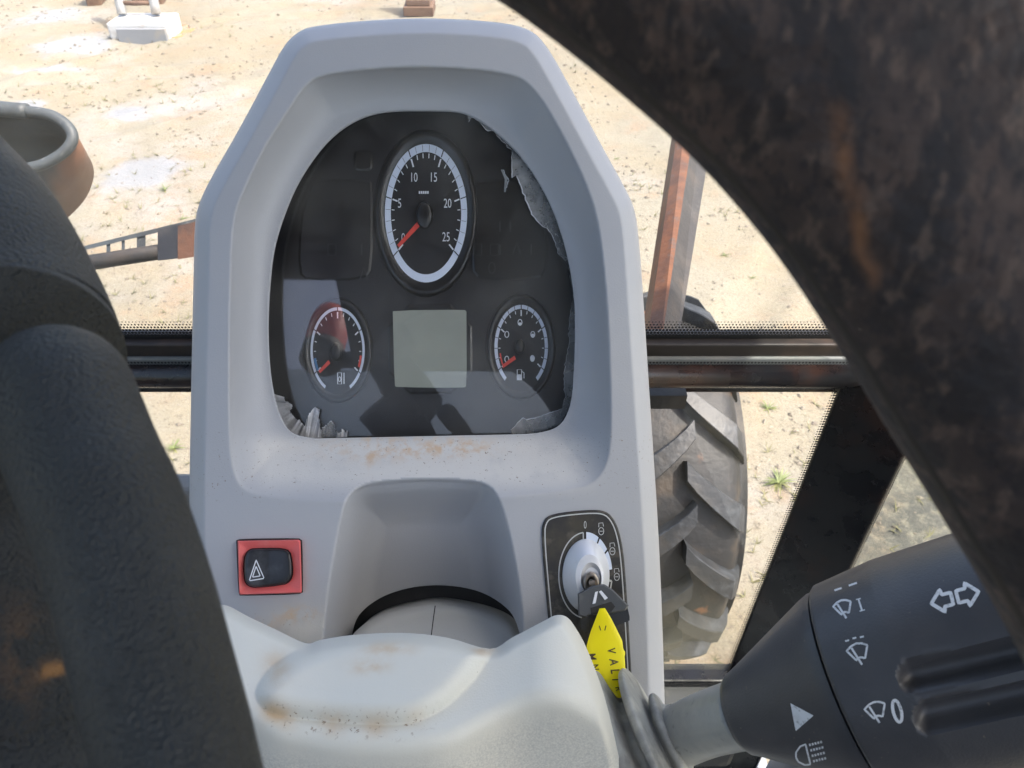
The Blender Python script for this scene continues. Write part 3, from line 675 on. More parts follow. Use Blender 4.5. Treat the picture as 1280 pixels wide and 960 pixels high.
def h_shell(X, Y):
    dO = sdf(OUT, X, Y); dL = sdf(LIP, X, Y); dW = -sdf(WIN, X, Y); dE = sdf(WELL, X, Y)
    tb = np.clip(dO / 19.0, 0, 1); h = -.0125 * (1 - tb) ** 1.15 - .004 * (1 - np.clip(dO / 4, 0, 1)) ** 2
    tr = np.clip(dL, 0, 999) / (np.clip(dL, 0, 999) + np.clip(dW, 0, 999) + 1e-6)
    p = np.where((X > 640) & (Y < 300), 1.25, 1.75); p = 1.75 - .5 * sstep(620, 680, X) * sstep(330, 240, Y)
    p = p - .65 * sstep(500, 590, Y)
    hr = -.031 * (1 - (1 - tr) ** p); soft = sstep(0, 4, dL)
    h = h + np.where(dL > 0, hr * soft, 0)
    tw = np.clip(dE / 62, 0, 1); hw = -.052 * (1 - (1 - tw) ** 2.0) * sstep(0, 5, dE)
    # the wall runs further back towards its foot, round the column
    hw = hw - .020 * sstep(600, 760, Y) * sstep(0, 40, dE)
    h = np.where(dE > 0, np.minimum(h, hw + np.where(dL > 0, hr, 0) * (1 - sstep(0, 22, dE))), h)
    return h
def m_shell(X, Y): return np.minimum(np.minimum(sdf(OUT, X, Y), -sdf(WIN, X, Y)), np.minimum(-sdf(HOLE, X, Y), 1005 - Y))
PX, PY, H, Fq = heightgrid(230, 840, 16, 1006, 2.0, h_shell, m_shell)
con = thing('instrument_console', 'grey plastic instrument console with gauges, red hazard switch and ignition lock', 'dashboard', dp(530, 1000, -.12))
V = dpa(PX, PY, H); n0 = len(V)
dW = -sdf(WIN, PX, PY); dO = sdf(OUT, PX, PY); dE = sdf(WELL, PX, PY); dL = sdf(LIP, PX, PY)
Vs, Fs = skirt(V, Fq, .003, -DN)
shell = add('console_shell', Vs, Fs, M['shell'], con)
ledge_sheen = sstep(560, 590, PY) * sstep(640, 600, PY) * sstep(-4, 6, -dE) * sstep(300, 360, PX) * sstep(760, 700, PX)
setattr_(shell, 'dust_and_light', np.clip(.75 * sstep(535, 560, PY) * sstep(628, 590, PY) * sstep(300, 340, PX) * sstep(765, 700, PX) + .8 * np.exp(-(((PX - 380) / 45) ** 2 + ((PY - 785) / 26) ** 2)), 0, 1) * (dE < 0))  # band under the window painted brighter as if lit; lower left patch is dusty
st = np.exp(-((PX - 500) / 85) ** 2 - ((PY - 560) / 13) ** 2) + np.exp(-((PX - 580) / 30) ** 2 - ((PY - 560) / 9) ** 2) + .9 * np.exp(-((PX - 462) / 7) ** 2 - ((PY - 565) / 18) ** 2) + 1.1 * np.exp(-((PX - 372) / 22) ** 2 - ((PY - 768) / 9) ** 2) + .6 * np.exp(-((PX - 335) / 18) ** 2 - ((PY - 778) / 8) ** 2)
setattr_(shell, 'stain', np.clip(st, 0, 1))
setattr_(shell, 'speck', np.clip(sstep(530, 552, PY) * sstep(640, 600, PY) + .8 * np.exp(-((PX - 350) / 40) ** 2 - ((PY - 775) / 14) ** 2), 0, 1) * (dE < 0))
# side walls of the console, one sheet running back from its outline
PO = resamp(OUT, 200, True); keep = [i for i in range(200)]
V, Fc = loft([[dp(x, y, -.034) + (DQ - dp(x, y, 0)) * .02 for x, y in PO], [dp(x, y, -.0168) - DN * .02 + (DQ - dp(x, y, 0)) * .03 for x, y in PO], [dp(x, y, -.0168) - DN * .10 + (DQ - dp(x, y, 0)) * .14 for x, y in PO]])
Fc.append(tuple(range(400, 600))); add('console_back', V, Fc, M['black'], con)
V, Fc = prism([(400, 700), (690, 700), (700, 1000), (390, 1000)], -.082, -.09); add('well_gaiter', V, Fc, M['rubber'], con, False)

WR = resamp(WIN, 140, True)
def hwin(p): return float(h_shell(np.array([p[0]]), np.array([p[1]]))[0])
WH = h_shell(WR[:, 0] + 0., WR[:, 1] + 0.)
V, Fc = loft([[dp(*p, h - .0025) for p, h in zip(WR, WH)], [dp(530 + (x - 530) * 1.012, 350 + (y - 350) * 1.012, h - .004) for (x, y), h in zip(WR, WH)], [dp(530 + (x - 530) * 1.012, 350 + (y - 350) * 1.012, -.075) for x, y in WR]]); add('panel_shroud', V, Fc, M['rubber'], con)
# --- the black instrument panel behind its lens, leaning a little more upright than the console face
dp_face = dp
def dp(px, py, h=0.0): return dp_face(px, py, h - .0125 - (py - 340) * 6.2e-5)
WB = [(530 + (x - 530) * 1.05, 350 + (y - 350) * 1.05) for x, y in resamp(WIN, 90, True)]
V, Fc = prism(WB, -.047, -.052); panel = add('instrument_panel', V, Fc, M['panel'], con, False)
V, Fc = prism([(530 + (x - 530) * 1.02, 350 + (y - 350) * 1.02) for x, y in resamp(WIN, 90, True)], -.0345, -.0362); add('panel_lens', V, Fc, M['lens'], con, False, label='scratched clear lens over the gauges')
for poly in ([(386, 232), (400, 224), (462, 224), (466, 232), (466, 335), (455, 350), (385, 352), (372, 340), (374, 280)], [(592, 232), (600, 224), (655, 224), (672, 245), (686, 300), (684, 335), (674, 350), (600, 350), (588, 336)],
             [(442, 192), (446, 188), (462, 188), (466, 192), (466, 210), (462, 214), (446, 214), (442, 210)]):
    V, Fc = prism(chaikin(poly, 1), -.0452, -.0468, cham=.0008, cpx=3); add('panel_pad', V, Fc, M['bezel'], panel, False)
# faint warning symbols that are not lit
ic = []
for cx, cy, k in ((597, 312, 0), (618, 312, 0), (625, 312, 1), (646, 311, 2), (664, 312, 1), (615, 335, 3), (452, 312, 1), (455, 342, 2), (415, 312, 0), (625, 283, 1), (638, 283, 1)):
    if k == 0: ic.append(stroke([(cx - 5, cy - 7), (cx + 5, cy - 7), (cx + 5, cy + 7), (cx - 5, cy + 7)], 1.2, -.0448, closed=True))
    elif k == 1: ic.append(stroke([(cx, cy - 7), (cx, cy + 7)], 2, -.0448))
    elif k == 2: ic.append(stroke([(cx - 5, cy + 7), (cx, cy - 8), (cx + 5, cy + 7)], 1.6, -.0448))
    else: ic.append(stroke(ell(cx, cy, 4, 7, 16), 1.2, -.0448, closed=True))
V, Fc = merge(ic); add('warning_symbols', V, Fc, M['dim'], panel, False, kind='stuff')

def gauge(name, cx, cy, rx, ry, parent, label):
    """round housing: raised bezel ring and a dial; returns the bezel"""
    V, Fc = eloft(cx, cy, [(rx * 1.28, ry * 1.22, -.0468), (rx * 1.25, ry * 1.20, -.0440), (rx * 1.20, ry * 1.165, -.0425), (rx * 1.15, ry * 1.12, -.0425), (rx * 1.03, ry * 1.02, -.0452)])
    g = add(name, V, Fc, M['bezel'], parent, label=label)
    V, Fc = eloft(cx, cy, [(rx * 1.04, ry * 1.03, -.0455), (rx * .02, ry * .02, -.0455)], close=True); add('dial', V, Fc, M['dial'], g, False)
    return g
HD = -.0452
def pol(cx, cy, rx, ry, a): return (cx + rx * math.cos(R_(a)), cy - ry * math.sin(R_(a)))
# big gauge
cx, cy = 532.5, 266.5
g = gauge('speed_gauge', cx, cy, 51, 86, con, 'large oval gauge numbered 0 to 25')
V, Fc = band(cx, cy, (51.5, 86.5), (44, 76.5), HD, 0, 360, 96); add('dial_ring', V, Fc, M['ring'], g, False)
a_of = lambda v: 217.5 - v * (255 / 25.)
tk, dk = [], []
for v in range(0, 26):
    a = a_of(v); big = v % 5 == 0
    tk.append(stroke([pol(cx, cy, 43, 75, a), pol(cx, cy, 36.5 if big else 39.5, 64 if big else 69, a)], 1.9 if big else 1.1, HD + .0003))
    dk.append(stroke([pol(cx, cy, 52 if big else 50.5, 89 if big else 85.5, a), pol(cx, cy, 44.5, 77.5, a)], 1.3 if big else .45, HD + .0004))
V, Fc = merge(tk); add('scale_marks', V, Fc, M['print'], g, False, kind='stuff')
V, Fc = merge(dk); add('ring_divisions', V, Fc, M['dial'], g, False, kind='stuff')
for s_, x, y in (('0', 504, 297), ('5', 499.5, 254), ('10', 518, 221.5), ('15', 542.5, 221.5), ('20', 559.5, 254), ('25', 557.5, 296)):
    V, Fc = txt(s_, x, y, 11.5, HD + .0004, wscale=.62); add('numeral', V, Fc, M['print'], g, False)
V, Fc = merge([stroke([(523.5 + k * 2.6, 240.5), (525.4 + k * 2.6, 240.5)], 3.4, HD + .0004) for k in range(5)]); add('unit_mark', V, Fc, M['print'], g, False)
V, Fc = prism([(523.5, 275), (526.5, 281), (499, 309.5), (496.5, 306)], HD + .0036, HD + .0022); add('needle', V, Fc, M['red'], g, False)
V, Fc = eloft(530.5, 269, [(10.5, 17, HD + .0005), (10, 16.5, HD + .005), (8.5, 14, HD + .0062), (4, 7, HD + .0068), (.1, .2, HD + .007)], 40); add('hub', V, Fc, M['black'], g)
# coolant gauge
cx, cy = 422, 438
g = gauge('temperature_gauge', cx, cy, 34, 54, con, 'small oval temperature gauge with blue and red zones')
V, Fc = band(cx, cy, (34, 54), (31, 50), HD, -62, 242, 80); add('dial_ring', V, Fc, M['ring'], g, False)
tk, dk = [], []
for v in range(0, 17):
    a = 212 - v * 15.25; big = v % 4 == 0
    tk.append(stroke([pol(cx, cy, 29.5, 48, a), pol(cx, cy, 25 if big else 27, 40 if big else 43.5, a)], 1.7 if big else 1.0, HD + .0003))
    if big: dk.append(stroke([pol(cx, cy, 35, 56, a), pol(cx, cy, 31, 50, a)], 1.2, HD + .0004))
V, Fc = merge(tk); add('scale_marks', V, Fc, M['print'], g, False, kind='stuff')
V, Fc = merge(dk); add('ring_divisions', V, Fc, M['dial'], g, False, kind='stuff')
V, Fc = band(cx, cy, (30.5, 49), (27.5, 44.5), HD + .0005, 192, 212, 12); add('cold_zone', V, Fc, M['blue'], g, False)
V, Fc = band(cx, cy, (30.5, 49), (28, 45), HD + .0005, -26, -8, 12); add('hot_zone', V, Fc, M['red'], g, False)
V, Fc = prism([(410.5, 450), (413, 454), (400, 466.5), (398, 463.5)], HD + .0036, HD + .0022); add('needle', V, Fc, M['red'], g, False)
V, Fc = eloft(419.5, 440, [(7.5, 12, HD + .0005), (7, 11.5, HD + .004), (5, 8, HD + .0055), (.1, .2, HD + .006)], 30); add('hub', V, Fc, M['black'], g)
V, Fc = merge([stroke([(422, 466), (427, 466), (427, 480), (422, 480)], 1.1, HD + .0004, closed=True), stroke(ell(424.5, 474, 1.6, 3, 10), .9, HD + .0004, closed=True), stroke([(430, 466), (430, 480)], 1.3, HD + .0004)]); add('symbol', V, Fc, M['print'], g, False)
# fuel gauge
cx, cy = 651.5, 434
g = gauge('fuel_gauge', cx, cy, 34, 54, con, 'small oval fuel gauge with white symbols')
V, Fc = band(cx, cy, (33.5, 53), (29.5, 48), HD, -52, 232, 80); add('dial_ring', V, Fc, M['ring'], g, False)
tk, dk = [], []
for v in range(0, 17):
    a = 212 - v * 15.25; big = v % 4 == 0
    tk.append(stroke([pol(cx, cy, 28.5, 46.5, a), pol(cx, cy, 24 if big else 26, 39 if big else 42.5, a)], 1.7 if big else 1.0, HD + .0003))
    dk.append(stroke([pol(cx, cy, 38 if big else 36, 60 if big else 57, a), pol(cx, cy, 29.5, 48, a)], 1.2 if big else .7, HD + .0004))
V, Fc = merge(tk); add('scale_marks', V, Fc, M['print'], g, False, kind='stuff')
V, Fc = merge(dk); add('ring_divisions', V, Fc, M['dial'], g, False, kind='stuff')
V, Fc = band(cx, cy, (27.5, 45), (25.8, 42), HD + .0005, 190, 212, 12); add('empty_zone', V, Fc, M['red'], g, False)
V, Fc = prism([(643, 444.5), (645, 449), (629, 460), (627.5, 456.5)], HD + .0036, HD + .0022); add('needle', V, Fc, M['red'], g, False)
V, Fc = eloft(649.5, 433, [(6.5, 9.5, HD + .0005), (6, 9, HD + .004), (4, 6, HD + .0055), (.1, .2, HD + .006)], 30); add('hub', V, Fc, M['black'], g)
ic = []
for x, y, fl in ((650, 403, .45), (633.5, 418, 0), (666, 418, .6), (665.5, 448, .9), (633.5, 449, 0)):
    ic.append(stroke(ell(x, y, 2.5, 3.8, 14), 1.0, HD + .0004, closed=True))
    if fl: ic.append(flat(ell(x, y + 3.6 * (1 - fl), 2.2, 3.4 * fl + .5, 12), HD + .0006))
ic.append(stroke([(646.5, 462), (652, 462), (652, 475), (646.5, 475)], 1.1, HD + .0004, closed=True)); ic.append(flat([(646.5, 468), (652, 468), (652, 475), (646.5, 475)], HD + .0006)); ic.append(stroke([(652, 464), (655, 466), (655, 473)], 1.0, HD + .0004))
V, Fc = merge(ic); add('symbols', V, Fc, M['print'], g, False)
# LCD
V, Fc = prism(chaikin([(484, 381), (590, 380), (591, 492), (486, 493)], 1), -.0455, -.0469, cham=.0008, cpx=3); lc = add('lcd_frame', V, Fc, M['bezel'], con, False)
V, Fc = prism(chaikin([(491, 388), (491, 392), (492, 388), (580, 387), (583, 389), (583, 392), (583.5, 482), (580, 485), (496, 484), (493, 482)], 1), -.0450, -.0456); add('lcd_screen', V, Fc, M['lcd'], lc, False)

# torn film along the window edge
def film(name, outer, inner, n, m, amp, seed, na=6, label=None):
    r = np.random.default_rng(seed); A = resamp(outer, n); B = resamp(inner, n); V = []
    B = B + r.normal(0, .7, B.shape); ph = r.uniform(0, 6, 3); off = r.normal(0, 1, n)
    for i in range(n):
        for j in range(na):
            f = j / (na - 1); p = A[i] * (1 - f) + B[i] * f
            wv = math.sin(i * .8 + ph[0]) + .8 * math.sin(i * 1.9 + ph[1]) + .25 * off[i]
            V.append(dp(p[0], p[1], -.0335 + .0006 + f * amp * 1.2 + wv * amp * .5 * (.3 + .7 * f)))
    Fc = [(i * na + j, i * na + j + 1, (i + 1) * na + j + 1, (i + 1) * na + j) for i in range(n - 1) for j in range(na - 1)]
    o = add(name, V, Fc, m, con, True, label=label)
    E = [V[i * na + na - 1] + DN * .0002 for i in range(n)]; W2 = [V[i * na + na - 2].lerp(V[i * na + na - 1], .72) + DN * .0002 for i in range(n)]
    EV, EF = loft([E, W2], closed=False); add('torn_edge', EV, EF, M['filmwhite'], o)
    return o
film('torn_film', [(583, 139), (605, 150), (628, 170), (650, 193), (670, 220), (688, 252), (703, 295), (713, 336), (719, 372)],
     [(586, 152), (590, 146), (600, 153), (610, 165), (616, 163), (628, 178), (640, 188), (639, 224), (645, 218), (655, 245), (664, 268), (676, 282), (690, 292), (697, 316), (711, 330), (714, 352), (717, 370)], 70, M['film'], .0009, 1, label='crinkled torn film on the upper right of the lens')
film('torn_film', [(719.5, 366), (719.5, 400), (719, 440), (717, 478), (712, 508), (700, 530), (676, 541), (640, 543)],
     [(717, 367), (711, 400), (711, 432), (704, 468), (706, 496), (703, 511), (686, 516), (668, 523), (652, 522), (646, 530), (638, 537)], 60, M['film'], .0009, 2, label='crinkled torn film on the lower right of the lens')
film('torn_film', [(341, 492), (347, 512), (356, 532), (366, 543), (384, 547)], [(354, 498), (366, 507), (362, 514), (370, 524), (378, 528), (384, 538)], 40, M['filmwhite'], .0013, 3, label='crumpled white torn film at the lower left of the lens')
film('torn_film', [(378, 547), (390, 547.5), (402, 547)], [(384, 524), (389, 513), (394, 509), (399, 512), (399, 522), (401, 540)], 26, M['filmwhite'], .0012, 4, label='pointed flap of white torn film at the lower left')
film('torn_film', [(402, 547), (411, 547), (420, 546.5)], [(403, 535), (410, 529), (415, 526), (419, 532), (420, 542)], 20, M['film'], .0008, 5)
film('torn_film', [(420, 546.8), (427, 546.6), (434, 546.4)], [(421, 538), (424, 542), (428, 536), (432, 541), (434, 538)], 20, M['filmwhite'], .0008, 6)
film('torn_film', [(626, 212), (631, 224), (630, 240)], [(631, 213), (636, 226), (632, 240)], 14, M['film'], .001, 8, na=4)

dp = dp_face
# --- hazard switch
V, Fc = prism(resamp(chaikin([(295, 676), (296, 673.5), (376, 672.5), (378, 675), (379, 740), (377, 743), (300, 745), (298, 743)], 1), 60, True), .0004, -.002); hz = add('switch_surround', V, Fc, M['rubber'], con, False)
O2 = resamp([(297, 676), (375.5, 674.5), (377.5, 741), (299, 743.5)], 80, True); I2 = resamp(chaikin([(306, 686), (330, 684.6), (362, 685.2), (366, 700), (366.6, 729), (340, 733.5), (307, 735.5), (303.5, 714)], 2), 80, True)
k = np.argmin(((I2 - O2[0]) ** 2).sum(1)); I2 = np.roll(I2, -k, 0)
mid2 = O2 * .88 + I2 * .12
V, Fc = loft([[dp(*p, .0002) for p in O2], [dp(*p, .0035) for p in O2], [dp(*p, .0050) for p in mid2], [dp(*p, .0022) for p in I2], [dp(*p, -.001) for p in I2]]); rb = add('hazard_switch', V, Fc, M['redbox'], con, True, label='red framed hazard warning switch', split=30)
I3 = I2.mean(0) + (I2 - I2.mean(0)) * .965
def rk(x, y): return .0048 + .0022 * abs((x - 337) / 30) ** 1.3 * (1 if x < 337 else .55)
rings = []
for f, dh in ((1, -.005), (1, -.0015), (.95, -.0003), (.86, 0), (.6, 0), (.3, 0), (.02, 0)):
    P = I3.mean(0) + (I3 - I3.mean(0)) * f; rings.append([dp(x, y, rk(x, y) + dh) for x, y in P])
V, Fc = loft(rings, True); add('rocker', V, Fc, M['rocker'], rb)
def hS(x, y, h): return dp(x, y, rk(x, y) + h)
tri = []
for s_ in (1.0, .52):
    c0 = np.array((320, 716.5)); P = c0 + (np.array([(320.2, 700), (330.2, 723), (311.5, 726)]) - c0) * s_
    tri.append(stroke(resamp(P, 30, True), 1.3, .0004, hS, True))
V, Fc = merge(tri); add('hazard_symbol', V, Fc, M['print'], rb, False)

# --- ignition plate
PL = chaikin([(676, 668), (679, 650), (690, 642), (735, 637), (758, 638), (770, 652), (777, 675), (781, 705), (786, 780), (792, 890), (696, 890), (683, 750)], 2)
V, Fc = prism(PL, .0016, -.001, cham=.0006, cpx=1.5); ip = add('ignition_plate', V, Fc, M['plate'], con, True, split=30)
PLr = resamp(PL, 120, True); T = np.roll(PLr, -1, 0) - np.roll(PLr, 1, 0); T /= np.linalg.norm(T, axis=1)[:, None]; N = np.stack([-T[:, 1], T[:, 0]], 1); N *= np.sign(((PLr.mean(0) - PLr) * N).sum(1))[:, None]
V, Fc = stroke(PLr + N * 4.2, 1.5, .0019, closed=True); add('border_line', V, Fc, M['line'], ip, False)
cx, cy = 732, 719
V, Fc = merge([stroke(ell(cx, cy, 33.5, 53.5, 60, 95, 262), 1.5, .0019), stroke([pol(cx, cy, 33.5, 53.5, 95), pol(cx, cy, 27, 43, 96)], 1.5, .0019)]); add('dial_outline', V, Fc, M['line'], ip, False)
V, Fc = merge([band(cx, cy, (33.5, 54), (27, 42), .0020, a0, a1, 14) for a0, a1 in ((61, 89), (37, 58), (8, 34))]); add('dial_arc', V, Fc, M['ring'], ip, False)
V, Fc = merge([stroke([pol(cx, cy, 34, 55, a), pol(cx, cy, 26, 41, a)], 1.6, .0022) for a in (90, 59.5, 35.5)]); add('dial_marks', V, Fc, M['dial'], ip, False, kind='stuff')
V, Fc = merge([stroke([pol(cx, cy, 33, 53, -8), pol(cx, cy, 27, 43, -8)], 2.6, .0020), stroke([pol(cx, cy, 33, 53, -8), pol(cx, cy, 33, 53, -20)], 1.6, .0020)]); add('dial_mark', V, Fc, M['line'], ip, False)
V, Fc = txt('0', 731.5, 656, 9.5, .0020, wscale=.55); add('numeral', V, Fc, M['line'], ip, False)
def enginesym(x, y, k=1.0):
    L = [stroke(ell(x, y + 3, 3.2 * k, 4.6 * k, 16), .9, .0020, closed=True), stroke([(x - 3, y - 2), (x - 3, y - 7), (x + 2, y - 7.5), (x + 3, y - 3)], .9, .0020), stroke([(x - 2, y + 3), (x + 2, y + 3)], .9, .0020)]
    return merge(L)
for x, y in ((751.5, 661), (765.5, 686), (771, 718)): V, Fc = enginesym(x, y); add('start_symbol', V, Fc, M['line'], ip, False)
# lock escutcheon: a cone of silver with a dished centre
prof = [(cx + .5, cy + .5, 29.5, 46, .0018), (cx + .5, cy, 29, 45, .0035), (cx + 2, cy, 24, 38, .0085), (cx + 5, cy + 2, 17.5, 28, .0150), (cx + 7, cy + 4, 13, 20, .0155), (cx + 7.5, cy + 6, 10.5, 15.5, .0130)]
V, Fc = loft([[dp(x, y, h) for x, y in ell(a, b, rx, ry, 56)] for a, b, rx, ry, h in prof], True); lock = add('ignition_lock', V, Fc, M['silver'], con, True, label='silver conical ignition lock', split=24)
V, Fc = loft([[dp(x, y, h) for x, y in ell(739, 728, rx, ry, 40)] for rx, ry, h in ((10, 13, .0128), (10, 13, .0165), (8.5, 11.5, .0175), (5.5, 7.5, .0175), (4, 5.5, .0135), (3, 4, .0128))], True); add('key_barrel', V, Fc, M['brass'], lock)

# --- ignition key and its tag
key = thing('ignition_key', 'dark grey ignition key standing in the silver lock', 'key', dp(742, 735, .017))
def hp(x, y, h): return dp(x, y, h)
front = [(723, 741), (741, 731), (754, 730), (766, 737), (784, 757), (779, 768), (765, 770), (757, 771), (752, 764), (737, 764), (738, 770), (722, 771)]
V, Fc = prism(resamp([(722, 742), (741, 732), (755, 730), (766, 737), (786, 757), (782, 763), (766, 767), (737, 769), (733, 772), (723, 770)], 90, True), .034, .020, cham=.002, cpx=1.8)
kh = add('key_head', V, Fc, M['keyhead'], key, True, split=35)
V, Fc = prism(resamp([(738, 760), (764, 752), (769, 758), (764, 765), (739, 769)], 40, True), .0343, .0336); add('key_slot', V, Fc, M['rubber'], kh, False)
V, Fc = prism(chaikin([(725, 770), (784, 757), (788, 775), (784, 777), (748, 790), (727, 792)], 1), .024, .012); add('lower_shoulder', V, Fc, M['black'], kh, False)
V, Fc = merge([flat([(744, 740), (747.5, 739), (744.5, 754), (740.5, 755)], .0352), flat([(748.5, 739.5), (751.5, 738), (760, 747.5), (756, 750)], .0352)]); add('key_emblem', V, Fc, M['silver'], kh, False)
V, Fc = prism([(736, 727), (743, 725), (747, 740), (738, 742)], .024, .016); add('key_blade', V, Fc, M['brass'], key, False)
tg = thing('key_tag', 'yellow handwritten tag hanging from the ignition key', 'tag', dp(756, 765, .036))
TP = [(749.5, 760.5), (756, 760), (764, 773), (778, 801), (779, 812), (781, 813), (782, 817), (780.5, 819), (782.5, 845), (781, 862), (776, 873), (771, 872), (756, 852), (742, 838), (736, 820), (733, 808), (738, 790)]
def th(x, y): return .0365 + (y - 760) * .00012 + .0016 * math.sin((x - 733) / 50 * math.pi)
def tS(x, y, h): return dp(x, y, th(x, y) + h)
TPr = resamp(TP, 80, True); c0 = TPr.mean(0)
rings = [[tS(*(c0 + (p - c0) * f), dh) for p in TPr] for f, dh in ((.02, -.0008), (1, -.0008), (1, 0), (.97, .0002), (.75, .0002), (.5, .0002), (.25, .0002), (.02, .0002))]
V, Fc = loft(rings, True); body = add('tag_body', V, Fc, M['yellow'], tg, True, split=40)
V, Fc = merge([stroke([(749, 782), (751, 788)], 1.1, .0005, tS), stroke([(757.5, 782), (756, 788)], 1.1, .0005, tS)]); add('fold_marks', V, Fc, M['ink'], body, False)
for ch, x, y, hh in (('V', 764.5, 814, 10), ('A', 767.5, 827, 11), ('L', 769, 839, 11), ('T', 771, 850, 11), ('R', 773.5, 861, 8), ('M', 740, 821, 10), ('N', 744, 834, 9)):
    V, Fc = txt(ch, x, y, hh, .0006, tS, wscale=.8, rot=R_(80), shear=.15); add('handwriting', V, Fc, M['ink'], body, False)

# ------------------------------------------------------------------ steering column
colu = thing('steering_column', 'pale grey steering column cover with brown stains in front of the console', 'steering column', dp(530, 990, -.02))
COV = [(236, 800), (250, 766), (264, 757), (284, 757), (311, 771), (345, 787), (382, 804), (400, 800), (438, 794), (502, 791), (559, 797), (612, 811), (640, 797), (680, 776), (695, 769), (708, 771), (719, 784), (734, 812), (756, 872), (777, 960), (790, 1012), (236, 1012)]
COV = catmull(COV, 4, True)
DOME = catmull([(320, 872), (328, 847), (352, 824), (392, 803), (438, 790), (502, 786), (559, 792), (616, 806), (606, 830), (584, 860), (548, 889), (502, 905), (420, 903), (345, 893)], 5, True)
rx_ = [230, 300, 335, 420, 500, 560, 605, 645, 690, 735, 790]; ry_ = [850, 880, 912, 930, 932, 925, 900, 878, 868, 884, 930]
tx_ = [230, 262, 300, 345, 400, 500, 600, 640, 690, 735, 790]; ty_ = [762, 758, 768, 786, 796, 796, 796, 788, 770, 800, 880]
def smin(a, b, k): t_ = np.clip(.5 + .5 * (b - a) / k, 0, 1); return b * (1 - t_) + a * t_ - k * t_ * (1 - t_)
def h_cov(X, Y):
    ks = np.linspace(-24, 24, 9); yr = sum(np.interp(X + k, rx_, ry_) for k in ks) / 9; yt = sum(np.interp(X + k, tx_, ty_) for k in ks) / 9
    px = .00056; A = .028 + .62 * px * (Y - yt); B = .028 + .62 * px * (yr - yt) - .42 * px * (Y - yr)
    h = .075 + smin(A, B, .010); d = sdf(DOME, X, Y); h = h + .010 * (1 - (1 - np.clip(d / 30, 0, 1)) ** 2)
    e = sdf(COV, X, Y); return h - .014 * (1 - np.clip(e / 16, 0, 1)) ** 2.2
PX, PY, H, Fq = heightgrid(230, 800, 750, 1008, 2.0, h_cov, lambda X, Y: np.minimum(sdf(COV, X, Y), 1006 - Y))
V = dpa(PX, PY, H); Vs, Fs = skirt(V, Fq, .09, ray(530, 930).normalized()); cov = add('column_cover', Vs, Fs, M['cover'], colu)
g2 = lambda x, y, sx, sy: np.exp(-((PX - x) / sx) ** 2 - ((PY - y) / sy) ** 2)
crease = np.abs(PY - np.interp(PX, [322, 345, 420, 502, 548, 584], [878, 897, 905, 906, 892, 862]))
setattr_(cov, 'stain', np.clip(1.0 * g2(462, 833, 22, 9) + .8 * g2(485, 812, 32, 9) + .7 * g2(345, 835, 18, 22) + .9 * g2(605, 814, 16, 6) + .8 * g2(338, 890, 16, 14) + (.35 + .3 * np.sin(PX * .11)) * sstep(26, 2, crease) * sstep(318, 335, PX) * sstep(545, 500, PX), 0, 1))
setattr_(cov, 'speck', np.clip(sstep(26, 3, crease) * sstep(320, 340, PX) * sstep(560, 510, PX), 0, 1))
yrr = np.interp(PX, rx_, ry_); setattr_(cov, 'front_shade', np.clip(sstep(8, 45, PY - yrr), 0, 1) * .55)  # shade of the front face put into its colour
# collar ring round the column inside the well, two halves with a gap
CL = catmull([(436, 812), (442, 792), (468, 773), (502, 762), (545, 755.5), (594, 763), (630, 776), (648, 793), (654, 812), (650, 850), (540, 870), (440, 850)], 5, True)
def h_col(X, Y): e = sdf(CL, X, Y); return -.045 + .030 * sstep(755, 850, Y) + .006 * (1 - (1 - np.clip(e / 10, 0, 1)) ** 2) 
PX, PY, H, Fq = heightgrid(430, 660, 750, 866, 1.6, h_col, lambda X, Y: sdf(CL, X, Y))
V = dpa(PX, PY, H); Vs, Fs = skirt(V, Fq, .05, -DN); add('column_collar', Vs, Fs, M['collar'], colu)
V, Fc = stroke([(544, 757), (541.5, 775), (539, 795)], 1.3, 0, lambda x, y, h: dp(x, y, float(h_col(np.array([x]), np.array([y]))[0]) + .0060)); add('collar_seam', V, Fc, M['rubber'], colu, False)

# ------------------------------------------------------------------ lever on the right of the column
def lathe(P0, ax, prof, n=72, ref=None):
    ax = ax.normalized(); u = ax.cross(Vector((0, 0, 1)) if ref is None else ref).normalized(); v = ax.cross(u)
    return loft([[P0 + ax * s + (u * math.cos(a) + v * math.sin(a)) * r for a in np.linspace(0, 2 * math.pi, n, endpoint=False)] for s, r in prof])
# boot
un = .46 / F_PX
C1 = at(796, 943, .463); ax = at(886, 901, .458) - C1
prof = [(-120, 114), (-30, 113), (-8, 112), (-1, 110), (3, 103), (5.5, 84), (8, 64), (14, 60), (18, 64), (20.5, 84), (24, 95), (30, 98), (33, 95), (35, 82), (37.5, 46), (39.5, 42), (42, 48), (46, 55), (51, 56), (54, 52), (56, 42), (59, 38), (61, 37), (66, 36)]
pr = catmull(prof, 3); V, Fc = lathe(C1, ax, [(q[0] * un, q[1] * un) for q in pr], 72); add('lever_boot', V, Fc, M['boot'], colu)

lev = thing('control_lever', 'black multifunction lever with white wiper and indicator symbols, right of the column', 'control lever', at(917, 893, .38))
un = .40 / F_PX
path = catmull([tuple(at(800, 942, .463)), tuple(at(843, 923, .458)), tuple(at(884, 905, .435)), tuple(at(940, 889, .395))], 8)
V, Fc = sweep(path, np.linspace(38, 39, len(path)) * .43 / F_PX, 40); add('lever_arm', V, Fc, M['arm'], lev)
un = .37 / F_PX
B0 = at(922, 893, .385); B1 = at(1300, 795, .325); ax = (B1 - B0).normalized(); Lk = (B1 - B0).length
